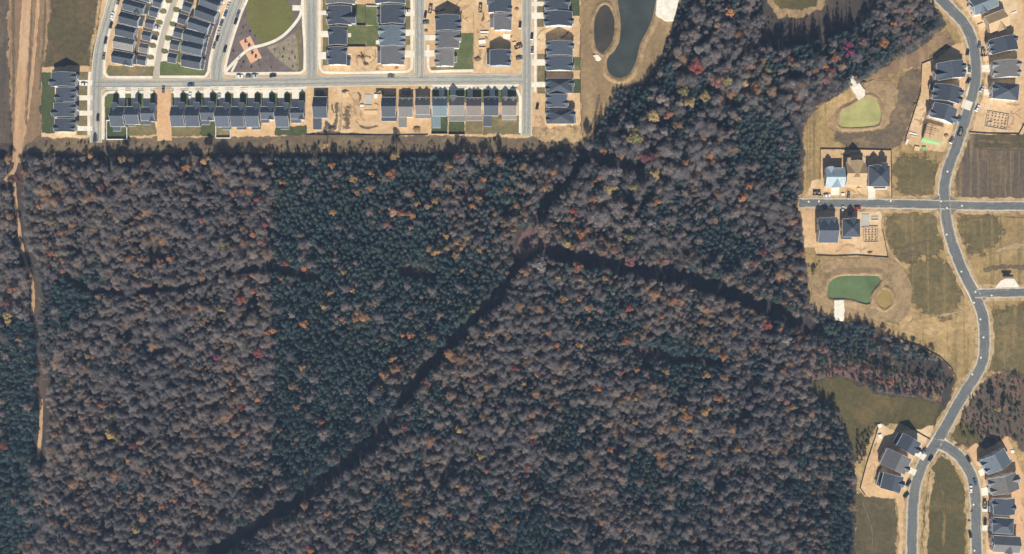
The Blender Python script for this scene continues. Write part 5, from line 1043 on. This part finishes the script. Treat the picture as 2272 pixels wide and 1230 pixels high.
for pts, r_ in (([(39, 335), (40, 375), (16, 402), (-20, 425)], 18), ([(22, 400), (33, 406), (36, 440), (42, 490), (50, 545), (62, 590), (72, 620), (76, 660), (74, 700)], 15), ([(76, 700), (80, 800), (92, 850)], 9), ([(92, 872), (92, 890), (92, 930), (90, 970), (85, 1026)], 15),
                ([(1165, 520), (1150, 550)], 20), ([(1310, 465), (1400, 432)], 14), ([(1330, 345), (1420, 375)], 13), ([(596, 585), (640, 602), (690, 614)], 12), ([(130, 610), (190, 640), (290, 652), (420, 634), (520, 606), (596, 590)], 7.5), ([(1430, 785), (1500, 795), (1590, 806)], 10), ([(900, 600), (960, 612)], 11), ([(1000, 1025), (985, 1070)], 14), ([(845, 955), (828, 955)], 14)):
    keep &= dist_line(gx, gy, pts) > r_
gx, gy = gx[keep], gy[keep]
PINES = [([(606, 330), (960, 330), (985, 470), (1010, 560), (1130, 610), (1100, 665), (1000, 760), (880, 800), (850, 930), (820, 985), (650, 1100), (596, 1010)], .82), ([(960, 330), (1180, 330), (1185, 500), (1120, 610), (1010, 560)], .42), ([(-260, 690), (76, 690), (78, 1010), (74, 1420), (-260, 1420)], .9), ([(85, 620), (230, 600), (240, 770), (90, 745)], .62),
         ([(1540, 60), (1780, 230), (1775, 470), (1600, 620), (1480, 580), (1500, 350), (1440, 240)], .52), ([(860, 1060), (1500, 1000), (1620, 1420), (840, 1420)], .48), ([(500, 1150), (700, 1110), (760, 1240), (560, 1420), (420, 1420)], .4), ([(1790, 890), (1900, 985), (1900, 1420), (1838, 1420), (1845, 960)], .92), ([(1785, 680), (2000, 745), (2105, 810), (2090, 850), (1960, 812), (1790, 760)], .85),
         ([(1880, 190), (2098, 50), (2060, 30), (1850, 170)], .92), ([(1700, 110), (1960, 20), (2060, 30), (1870, 170), (1800, 240), (1700, 200)], .5), ([(1320, 320), (1350, 200), (1440, 180), (1480, 100), (1512, 0), (1540, 0), (1530, 130), (1440, 250), (1350, 330)], .72), ([(1380, 740), (1640, 760), (1600, 850), (1400, 850)], .62), ([(960, 860), (1160, 850), (1180, 1000), (980, 1010)], .42)]
pw = np.where((gx > 620) & (gy > 600), .30, np.where(gx > 1150, .30, .08))
for poly, wt in PINES: pw = np.where(inpoly(gx, gy, poly), np.maximum(pw, wt), pw)
def patch(x, y, f, s_):
    return sum(np.sin(x * f * a + y * f * b + s_ * c) for a, b, c in ((1, .3, 1), (-.4, 1.1, 2.3), (.8, -.9, 4.1), (1.7, .6, .7))) / 2.4
pw = np.clip(pw + np.where(pw > .2, .40, .16) * patch(gx, gy, .021, 1.0) + .12 * patch(gx, gy, .06, 5.0), 0.0, .97)
pw = np.where(inpoly(gx, gy, PINES[0][0]), np.maximum(pw, .86), pw)
pw = np.where(inpoly(gx, gy, PINES[0][0]) & (gx < 660) & (gy < 960), np.maximum(pw, .95), pw)
pw = np.where((gx < 603) & (gy > 340) & (gy < 1000) & (gx > 240), np.minimum(pw, .12), pw)
is_pine = rng.uniform(0, 1, gx.shape) < pw
scl = np.where(is_pine, rng.uniform(.58, 1.0, gx.shape), .48 + .80 * rng.uniform(0, 1, gx.shape) ** 2.1) * (1 + .12 * patch(gx, gy, .03, 9.0))
scl[inpoly(gx, gy, [(1790, 690), (2000, 740), (2130, 790), (2130, 900), (1790, 860)])] *= .8                # young scrub wood by the road
scl[inpoly(gx, gy, [(1330, 330), (1350, 190), (1440, 170), (1515, 0), (1540, 0), (1490, 140), (1400, 230)])] *= .62   # low pines by the pond

tall = 1.25 * (.45 + .55 / np.maximum(scl, .4) * .85)                       # small crowns still reach the canopy
dcl = np.minimum(np.minimum(dist_line(gx, gy, CLEAR1), dist_line(gx, gy, CLEAR2)), dist_line(gx, gy, CLEAR3))
tall = np.where(dcl < 55, tall * 1.25, tall)
low = inpoly(gx, gy, [(1790, 690), (2000, 740), (2130, 790), (2130, 900), (1790, 860)]) | inpoly(gx, gy, [(1330, 330), (1350, 190), (1440, 170), (1515, 0), (1540, 0), (1490, 140), (1400, 230)]) | ((gy < 362) & (gx < 1300))
tall = np.where(low, np.minimum(tall, .9), tall)
tall = np.where((gy < 372) & (gx < 1300), np.minimum(tall, .78), tall)
tall = np.where(inpoly(gx, gy, [(1620, 95), (1780, 95), (1900, 55), (1910, 110), (1790, 150), (1620, 150)]), tall * 1.5, tall)
pathside = (gx < 130) & (gy > 330)
tall = np.where(pathside, tall * .72, tall)
hue = np.clip(.42 + .20 * patch(gx, gy, .014, 3.0) + .14 * patch(gx, gy, .05, 7.0) + rng.normal(0, .19, gx.shape), 0, 1)
rosy = inpoly(gx, gy, [(1620, 560), (1790, 560), (1800, 700), (1720, 690), (1600, 640)]) | inpoly(gx, gy, [(1800, 790), (1960, 830), (2100, 850), (2090, 888), (1880, 840), (1800, 850)]) | inpoly(gx, gy, [(1150, 560), (1420, 590), (1400, 540), (1300, 500), (1210, 500)])
hue = np.where(rosy & (rng.uniform(0, 1, gx.shape) < .6), rng.uniform(.6, 1.0, gx.shape), hue)
thin = inpoly(gx, gy, [(1800, 778), (1900, 792), (1990, 792), (2070, 806), (2120, 845), (2090, 890), (1880, 842), (1800, 852)]) & (rng.uniform(0, 1, gx.shape) < .82)
bigc = inpoly(gx, gy, [(1400, 250), (1470, 170), (1540, 20), (1660, 60), (1640, 120), (1780, 160), (1790, 260), (1700, 330), (1420, 480), (1310, 500), (1330, 340)]) & ~is_pine
scl *= .94; scl[bigc] *= 1.4; thin |= bigc & (rng.uniform(0, 1, gx.shape) < .42)
thin |= (patch(gx, gy, .028, 11.0) + .5 * patch(gx, gy, .075, 2.0) > 1.02) & (rng.uniform(0, 1, gx.shape) < .6) & ~inpoly(gx, gy, PINES[0][0])      # openings in the canopy
hue = np.where(rng.uniform(0, 1, gx.shape) < .07, rng.uniform(.9, 1.0, gx.shape), hue)
gx, gy, is_pine, scl, tall, hue = (a[~thin] for a in (gx, gy, is_pine, scl, tall, hue))

# hand placed autumn trees: plan position and colour of the leaves
def F(ox, oy, f, items): return [(ox + x / f, oy + y / f, c, s_) for x, y, c, s_ in items]
g, o_, ru, rd, pe, pk, ol, ye, ma, mg, pa = 'gold', 'orange', 'rust', 'red', 'peach', 'pink', 'olive', 'yellow', 'maroon', 'magenta', 'pale'
AT = F(0, 300, 3.618, [(720, 160, g, .8), (975, 190, g, .9), (1490, 260, o_, 1), (1870, 465, ru, .9), (1940, 450, ru, .8), (2070, 520, rd, 1), (315, 570, o_, .7), (410, 950, ru, .8), (1280, 1015, ru, .9), (1360, 985, o_, 1), (500, 1080, ru, .9), (1620, 680, pk, .9), (2030, 790, ru, 1), (2100, 860, pk, 1), (785, 280, g, .6), (1640, 200, g, 1.1), (1800, 885, ol, 1), (190, 290, ru, .8), (130, 340, ma, 1), (430, 700, ol, .7), (2170, 225, ye, .5), (1080, 380, pe, 1), (2120, 720, rd, .8), (800, 420, pk, .9), (1450, 300, pk, .8)])
AT += F(580, 300, 3.618, [(165, 375, o_, .8), (735, 350, g, .9), (880, 310, g, .7), (1040, 310, o_, 1.15), (565, 620, g, 1), (1050, 610, pe, 1.3), (1120, 630, o_, .8), (1205, 640, o_, 1), (1010, 720, pk, 1.1), (1195, 745, pe, .8), (1500, 405, g, .9), (1500, 250, g, 1), (1780, 355, o_, .8), (1900, 185, o_, 1), (1070, 165, g, 1.2), (1575, 495, g, .7), (1395, 525, g, .8), (1250, 550, g, .7), (1740, 510, g, .8), (1690, 570, o_, .8), (1480, 810, g, .8), (1565, 860, g, .7), (1660, 820, g, .9), (1490, 905, g, .8), (1605, 905, g, .7), (1400, 940, g, 1), (1560, 965, g, .8), (1700, 890, g, .7), (1755, 920, g, .8), (2025, 765, g, .9), (1610, 1085, g, .6), (1720, 1125, ru, .6), (350, 1065, o_, 1), (185, 1030, rd, .8), (160, 1150, ru, .8), (590, 405, ru, .7), (770, 460, g, .7), (1910, 330, o_, .8), (1970, 430, ru, .7), (1335, 565, pe, 1), (510, 80, ye, .9), (565, 240, o_, .8), (1580, 170, ma, .9), (660, 1100, g, .7)])
AT += F(1150, 300, 3.417, [(890, 30, ol, 1.7), (975, 165, ma, 1.7), (780, 150, ru, 1), (1455, 150, o_, 1), (1480, 200, o_, .9), (1270, 210, o_, 1.1), (1040, 295, ye, 1.5), (1340, 295, o_, .8), (690, 410, ye, 1.6), (730, 290, pa, 1.7), (620, 480, pa, 1.3), (880, 400, ol, 1.2), (1050, 500, o_, 1.1), (420, 580, rd, .9), (480, 750, o_, 1.3), (370, 820, ye, 1.2), (480, 820, pk, 1.1), (850, 950, pk, 1.3), (740, 880, pk, 1.3), (835, 780, ol, 1.1), (1755, 385, ru, 1.1), (1700, 470, o_, 1.1), (1255, 750, g, .7), (1990, 815, pk, 1), (1860, 890, ma, 1), (1120, 950, pk, 1.2), (230, 345, o_, .8), (200, 400, g, .8), (605, 330, o_, .8), (450, 1000, ru, 1.3), (305, 1080, g, 1), (665, 1085, g, .9), (480, 1095, g, .8), (1180, 1220, rd, .8), (1860, 715, g, .7), (1960, 455, ru, .7), (1515, 60, g, .8), (1800, 970, pk, 1), (1010, 670, pa, 1.1), (160, 980, pa, 1.7), (1450, 60, pa, 1)])
AT += F(0, 620, 3.618, [(90, 80, ru, 1.1), (40, 185, ma, 1), (55, 305, ye, 1.2), (145, 480, g, .7), (660, 490, g, .7), (600, 635, g, .6), (560, 695, ol, .7), (585, 745, g, .7), (1150, 815, ru, .7), (1545, 245, rd, .8), (1785, 245, g, .8), (1930, 160, rd, 1), (2040, 100, ru, 1), (2085, 190, ol, .7), (2180, 410, o_, 1), (2140, 430, o_, .8), (2070, 590, rd, 1.1), (1740, 635, mg, 1), (1735, 545, g, .6), (1875, 885, g, .9), (2065, 955, o_, 1), (1850, 1070, g, .8), (1930, 1030, rd, .8), (795, 1005, rd, .8), (960, 980, g, .6), (695, 610, ol, .9), (1150, 265, pk, .8), (140, 260, pa, 1.1)])
AT += F(580, 600, 3.618, [(340, 430, o_, 1), (495, 290, g, .9), (550, 180, g, .8), (760, 340, g, .7), (650, 400, pe, .8), (1195, 520, o_, .9), (1130, 520, o_, .7), (1055, 710, g, 1), (325, 780, g, .8), (1810, 515, g, .9), (2030, 790, rd, .8), (2105, 905, g, .8), (1590, 665, pe, .8), (1320, 900, pk, 1.1), (940, 945, g, .9), (2210, 710, g, .7), (730, 160, g, .8), (935, 560, ru, .6), (2230, 830, rd, .6), (240, 355, pa, .9), (1410, 390, pe, .6), (1700, 320, ol, .8)])
AT += F(1150, 620, 3.0, [(1035, 130, ru, 1.2), (740, 190, rd, 1), (410, 140, o_, .8), (300, 130, g, 1), (960, 245, ru, 1), (1670, 300, rd, 1), (1365, 515, o_, 1), (410, 440, g, .8), (720, 410, ru, 1.1), (790, 600, o_, .9), (690, 620, rd, .8), (530, 725, o_, .9), (250, 440, ru, .9), (1250, 635, g, 1), (895, 705, pe, 1.2), (1330, 790, o_, 1.1), (1120, 920, o_, 1.2), (1250, 880, g, 1.2), (1100, 865, g, 1), (1145, 1000, g, 1), (775, 950, g, .8), (615, 1135, o_, .7), (1150, 1110, g, .7), (1460, 1130, g, .9), (1155, 1180, ye, .8), (1720, 685, o_, .7), (1770, 610, ru, .9), (1780, 810, pk, 1), (1830, 850, g, .8), (2040, 470, pk, 1.2), (2130, 600, pk, 1.1), (100, 1090, ma, .8), (780, 790, g, .8), (985, 610, g, .9), (1790, 400, pa, 1.5), (1150, 75, pe, .8), (470, 190, pe, 1)])
AT += F(0, 900, 3.665, [(890, 235, ye, 1.2), (950, 265, ol, .9), (1070, 330, ma, 1.1), (1035, 440, g, .8), (1165, 535, o_, .8), (1140, 740, pe, 1.1), (965, 800, g, .8), (715, 845, o_, .8), (1225, 850, g, .6), (1310, 820, o_, .7), (1100, 1010, ye, 1), (1265, 1110, rd, .8), (1555, 1195, o_, .8), (1970, 330, o_, .6), (1910, 230, pe, 1), (820, 560, ru, .7), (870, 1180, g, .7), (2020, 220, pk, .9), (910, 75, ol, .8), (20, 330, rd, .9), (430, 950, ru, .8), (110, 780, pe, .8)])
AT += F(580, 890, 3.618, [(1160, 205, ma, 1.3), (140, 235, o_, .7), (480, 170, ru, .7), (850, 550, ru, .8), (350, 560, ol, .7), (1170, 705, ye, .7), (1330, 510, g, .7), (1760, 440, g, .9), (1800, 560, ru, .8), (2130, 540, ru, .9), (1570, 680, g, .7), (515, 1045, g, .7), (715, 1100, o_, .8), (385, 1195, ru, 1), (1235, 1165, o_, .8), (1035, 1105, g, .6), (1505, 910, o_, .7), (2050, 970, g, .6), (1585, 230, ye, .9), (1690, 955, ru, .7), (600, 770, pk, .7), (1000, 570, pa, 1)])
AT += F(1280, 0, 3.617, [(960, 530, rd, 1.7), (1230, 90, o_, 1.3), (1130, 650, pk, 1.6), (1215, 640, ol, 1.5), (1340, 670, ye, 1.1), (1030, 770, ye, 1.2), (600, 950, ye, 1.9), (470, 1090, ol, 1.9), (430, 1010, pa, 1.4), (740, 920, ru, 1.2), (1430, 690, o_, .9), (1150, 780, ru, 1), (1720, 480, ru, 1), (1100, 480, rd, 1), (1100, 410, o_, .9), (910, 820, ye, 1.2), (690, 800, pa, 1.5), (860, 730, ol, 1.2), (830, 830, pa, 1.3), (1390, 530, pk, 1.2), (1520, 560, ol, 1.1), (1130, 1145, o_, .8), (1775, 860, pe, .8), (700, 1060, pa, 1.4), (990, 390, pa, 1.4), (1140, 370, pa, 1), (1130, 215, pe, 1)])
AT += F(1760, 0, 3.617, [(440, 360, mg, 1.2), (465, 425, mg, 1.1), (320, 565, ma, 1), (730, 340, o_, 1.1), (260, 535, o_, .9), (345, 460, ru, 1.1), (400, 530, pe, 1.1), (815, 190, o_, .9), (270, 640, pk, 1), (920, 300, pk, 1), (560, 330, pk, 1), (930, 90, pk, .9), (500, 620, pe, .6)])
AT += [(2078, 879, 'yellow', .8), (1978, 850, 'orange', .9), (2214, 906, 'yellow', .9), (2240, 925, 'rust', .7), (2190, 940, 'rust', .7), (1700, 722, 'red', .9), (2050, 870, 'pink', .8), (1925, 820, 'pink', 1), (1890, 815, 'pink', .9), (1955, 845, 'rust', .8)]
ax = np.array([a[0] for a in AT]); ay = np.array([a[1] for a in AT]); asz = np.array([a[3] for a in AT])
far = np.ones(gx.shape, bool)
for x, y, s_ in zip(ax, ay, asz): far &= np.hypot(gx - x, gy - y) > 9.0 * s_
gx, gy, is_pine, scl, tall, hue = (a[far] for a in (gx, gy, is_pine, scl, tall, hue))
# trees that stand singly: every autumn tree, and the largest bare trees and pines in the frame
inside = (gx > 12) & (gx < 2260) & (gy > 10) & (gy < 1220)
def largest(mask, n):
    i = np.where(mask & inside)[0]; return i[np.argsort(-scl[i])][:n]
single_b, single_p = largest(~is_pine, 45), largest(is_pine, 45)

LAND = {'the fork of the dark clearings': (1185, 540), 'the end of the lower dirt path': (84, 1020), 'the green pond': (1895, 640), 'the grey pond': (1390, 150), 'the olive pond': (1910, 250), 'the white rubble patch': (1676, 46), 'the west end of the short street': (1770, 452), 'the empty orange lot': (364, 312), 'the dead end by the pond park': (1168, 302), 'the western dead end street': (213, 316), 'the top of the woodland path': (30, 404), 'the bend of the woodland path': (72, 640),
        'the straight pine wood boundary': (602, 600), 'the south end of the long clearing': (500, 1215), 'the narrow middle of the long clearing': (850, 955), 'the east end of the side clearing': (1740, 702), 'the olive grass clearing': (1850, 870), 'the timber frame house': (2073, 295), 'the dirt lots behind the row': (770, 300), 'the lower left corner': (30, 1210), 'the bottom edge centre': (1136, 1215), 'the lower edge below the pine belt': (760, 1215), 'the straw lot by the fork': (1898, 1150), 'the middle of the western wood': (330, 800), 'the middle of the eastern wood': (1480, 900), 'the wood south of the centre': (1120, 880), 'the upper western wood': (330, 480), 'the pine belt centre': (780, 760), 'the upper pine belt': (780, 450), 'the wood above the side clearing': (1480, 480), 'the eastern wood edge': (1770, 560), 'the road below the straw slope': (2100, 880), 'the lower eastern wood': (1560, 1150), 'the lower western wood': (300, 1100)}
_cnt = {}
def tree_label(desc, x, y):
    k = min(LAND, key=lambda n: (LAND[n][0] - x) ** 2 + (LAND[n][1] - y) ** 2)
    _cnt.setdefault((desc, k), []).append(math.hypot(LAND[k][0] - x, LAND[k][1] - y)); return k
allt = [(x, y, 'autumn_tree', c, s_) for x, y, c, s_ in AT] + [(gx[i], gy[i], 'bare_tree', 'bare', scl[i]) for i in single_b] + [(gx[i], gy[i], 'pine_tree', 'pine', scl[i]) for i in single_p]
DESC = {'bare': 'large bare grey-brown tree', 'pine': 'large dark teal pine', 'gold': 'golden autumn tree', 'orange': 'orange autumn tree', 'rust': 'rust-brown autumn tree', 'red': 'red autumn tree', 'peach': 'peach-tan autumn tree', 'pink': 'dusty pink autumn tree', 'olive': 'olive-yellow tree', 'magenta': 'magenta autumn tree', 'maroon': 'dark maroon tree', 'yellow': 'pale yellow autumn tree', 'pale': 'pale silvery crowned tree'}
near = [tree_label(DESC[t[3]], t[0], t[1]) for t in allt]
def sup(i): return 'nearest' if i == 0 else f'{ORD[i] if i < len(ORD) else str(i + 1) + "th"} nearest'
for q, (x, y, nm, c, s_) in enumerate(allt):
    d = DESC[c]; lst = sorted(_cnt[(d, near[q])]); rank = min(range(len(lst)), key=lambda i: abs(lst[i] - math.hypot(LAND[near[q]][0] - x, LAND[near[q]][1] - y)))
    kind = {'bare_tree': 'bare', 'pine_tree': 'pine', 'autumn_tree': 'round'}[nm]; n = len(PROTO[kind]); sc_ = float(s_) * (1.0 if nm != 'autumn_tree' else 1.06)
    zs = .62 + .62 * min(sc_, 1.5); wx, wy = P(x, y, 9.8 * zs)
    root = empty(nm, wx, wy, 0, random.uniform(0, 6.28)); root.scale = (sc_, sc_, zs)
    tag(root, f'{d} {sup(rank)} to {near[q]}', 'tree', {'autumn_tree': 'autumn coloured trees', 'bare_tree': 'large bare trees', 'pine_tree': 'large pines'}[nm])
    child('trunk', TR[kind][q % 3], root, (0, 0, 0)); child('crown', crown(kind, q % n, 'leaf_' + c), root, (0, 0, 0))

# the rest of the wood: one scattered object of each kind
def proto_objects(kind, mat):
    out = []
    for i in range(len(PROTO[kind])):
        v, tint = PROTO[kind][i]; tm = trunk_mb(500 + i, kind)
        tv = np.array(tm.v); n = len(v) // 4
        me = bpy.data.meshes.new('tree_form'); faces = [[4 * k, 4 * k + 1, 4 * k + 2, 4 * k + 3] for k in range(n)] + [[4 * n + q for q in f] for f in tm.f]
        me.from_pydata(np.vstack([v, tv]).tolist(), [], faces)
        at = me.attributes.new('tint', 'FLOAT', 'POINT'); at.data.foreach_set('value', np.concatenate([np.repeat(tint, 4), np.full(len(tv), .5)]).astype(np.float32))
        me.materials.append(M[mat]); me.materials.append(M['bark']); mi = np.zeros(len(faces), np.int32); mi[n:] = 1; me.polygons.foreach_set('material_index', mi); me.update()
        out.append(bpy.data.objects.new('tree_form', me))
    return out

def scatter(name, pts, scl_, forms, label, cat, zscale=None, hue_=None):
    n = len(pts); me = bpy.data.meshes.new(name); me.from_pydata([(p[0], p[1], 0.0) for p in pts], [], [])
    a = me.attributes.new('scl', 'FLOAT_VECTOR', 'POINT'); zs = scl_ if zscale is None else scl_ * zscale
    a.data.foreach_set('vector', np.stack([scl_ * rng.uniform(.8, 1.28, n), scl_ * rng.uniform(.8, 1.28, n), zs], 1).astype(np.float32).ravel())
    a = me.attributes.new('rot', 'FLOAT_VECTOR', 'POINT'); r = np.zeros((n, 3)); r[:, 2] = rng.uniform(0, 6.28, n); r[:, :2] = rng.normal(0, .05, (n, 2)); a.data.foreach_set('vector', r.astype(np.float32).ravel())
    a = me.attributes.new('form', 'INT', 'POINT'); a.data.foreach_set('value', rng.integers(0, len(forms), n).astype(np.int32))
    a = me.attributes.new('hue', 'FLOAT', 'POINT'); a.data.foreach_set('value', (np.zeros(n) if hue_ is None else hue_).astype(np.float32))
    o = link(bpy.data.objects.new(name, me)); tag(o, label, cat, kind='stuff')
    ng = bpy.data.node_groups.new(name, 'GeometryNodeTree'); ng.interface.new_socket('Geometry', in_out='INPUT', socket_type='NodeSocketGeometry'); ng.interface.new_socket('Geometry', in_out='OUTPUT', socket_type='NodeSocketGeometry')
    N, Lk = ng.nodes, ng.links; gi, go = N.new('NodeGroupInput'), N.new('NodeGroupOutput')
    gt = N.new('GeometryNodeGeometryToInstance')
    for f in forms[::-1]:
        oi = N.new('GeometryNodeObjectInfo'); oi.inputs['Object'].default_value = f; Lk.new(oi.outputs['Geometry'], gt.inputs[0])
    iop = N.new('GeometryNodeInstanceOnPoints'); Lk.new(gi.outputs[0], iop.inputs['Points']); Lk.new(gt.outputs[0], iop.inputs['Instance']); iop.inputs['Pick Instance'].default_value = True
    for nm, dt, sk in (('scl', 'FLOAT_VECTOR', 'Scale'), ('rot', 'FLOAT_VECTOR', 'Rotation'), ('form', 'INT', 'Instance Index')):
        na = N.new('GeometryNodeInputNamedAttribute'); na.data_type = dt; na.inputs['Name'].default_value = nm; Lk.new(na.outputs['Attribute'], iop.inputs[sk])
    Lk.new(iop.outputs[0], go.inputs[0]); md = o.modifiers.new('scatter', 'NODES'); md.node_group = ng
    return o
rest = np.ones(gx.shape, bool); rest[single_b] = False; rest[single_p] = False
def world_pts(m): return [P(x, y, 9.5 * s_) for x, y, s_ in zip(gx[m], gy[m], scl[m] * tall[m])]
mB, mP = rest & ~is_pine, rest & is_pine
scatter('bare_woodland', world_pts(mB), scl[mB], proto_objects('bare', 'leaf_bare'), 'close wood of bare grey-brown trees filling the lower plan', 'woodland', tall[mB], hue[mB])
scatter('pine_woodland', world_pts(mP), scl[mP], proto_objects('pine', 'leaf_pine'), 'close wood of dark teal pines between the clearings', 'woodland', tall[mP], np.clip(hue[mP] * .9, 0, 1))

# low scrub: wood edges, pond margin, the rough ground beside the road
def sample(poly, n):
    poly = np.array(poly); x = rng.uniform(poly[:, 0].min(), poly[:, 0].max(), n * 3); y = rng.uniform(poly[:, 1].min(), poly[:, 1].max(), n * 3); m = inpoly(x, y, poly); return np.stack([x[m], y[m]], 1)[:n]
SC = [sample([(1318, 322), (1345, 262), (1366, 222), (1372, 200), (1430, 186), (1460, 140), (1484, 80), (1500, 52), (1514, 60), (1480, 150), (1440, 200), (1380, 232), (1340, 320)], 260), sample([(2130, 905), (2165, 862), (2205, 832), (2300, 822), (2300, 1000), (2240, 968), (2182, 992), (2126, 984)], 300), sample([(1800, 780), (1900, 792), (1990, 792), (2070, 806), (2115, 845), (2085, 885), (1950, 868), (1880, 834), (1800, 840)], 520),
      sample([(100, 318), (600, 318), (1180, 314), (1290, 322), (1290, 334), (60, 340)], 170), sample([(2050, 20), (2085, 30), (2096, 60), (1900, 185), (1880, 190), (2040, 95)], 120), sample([(1900, 960), (1945, 942), (1920, 1010), (1900, 1040)], 60), sample([(1640, 50), (1700, 40), (1880, 30), (1880, 70), (1760, 100), (1640, 105)], 60), sample([(1795, 620), (1793, 590), (1840, 575), (1808, 600)], 20)]
SC = np.vstack(SC); ss = rng.uniform(.12, .36, len(SC))
gm = rng.uniform(0, 1, len(SC)) < .6
scatter('green_scrub', [P(*p) for p in SC[gm]], ss[gm], [bpy.data.objects.new('tree_form', crown_mesh('shrub', PROTO['round'][i][0] - np.array([0, 0, 4.6]), PROTO['round'][i][1], M['leaf_green'])) for i in range(3)], 'low green scrub along wood edges, banks and the road', 'scrub')
scatter('brown_scrub', [P(*p) for p in SC[~gm]], ss[~gm], [bpy.data.objects.new('tree_form', crown_mesh('shrub', PROTO['bare'][i][0] - np.array([0, 0, 4.6]), PROTO['bare'][i][1], M['leaf_scrub'])) for i in range(3)], 'low rust-brown scrub along wood edges and the road', 'scrub')

# ------------------------------------------------------------------ the air between the camera and the ground
hz = MB(); hz.box(-1620, 1620, -1620, 1620, -1.0, ALT + 5.0)
ho = hz.build('haze', bpy.data.materials.new('haze_air')); tag(ho, 'thin bluish haze between the camera and the ground', 'haze', kind='stuff')
t = ho.data.materials[0]; t.use_nodes = True; tn = t.node_tree; tn.nodes.clear()
out = tn.nodes.new('ShaderNodeOutputMaterial'); pv = tn.nodes.new('ShaderNodeVolumePrincipled')
pv.inputs['Color'].default_value = (0.44, 0.64, 1.0, 1); pv.inputs['Density'].default_value = 0.000080; pv.inputs['Anisotropy'].default_value = 0.0
tn.links.new(pv.outputs[0], out.inputs['Volume'])
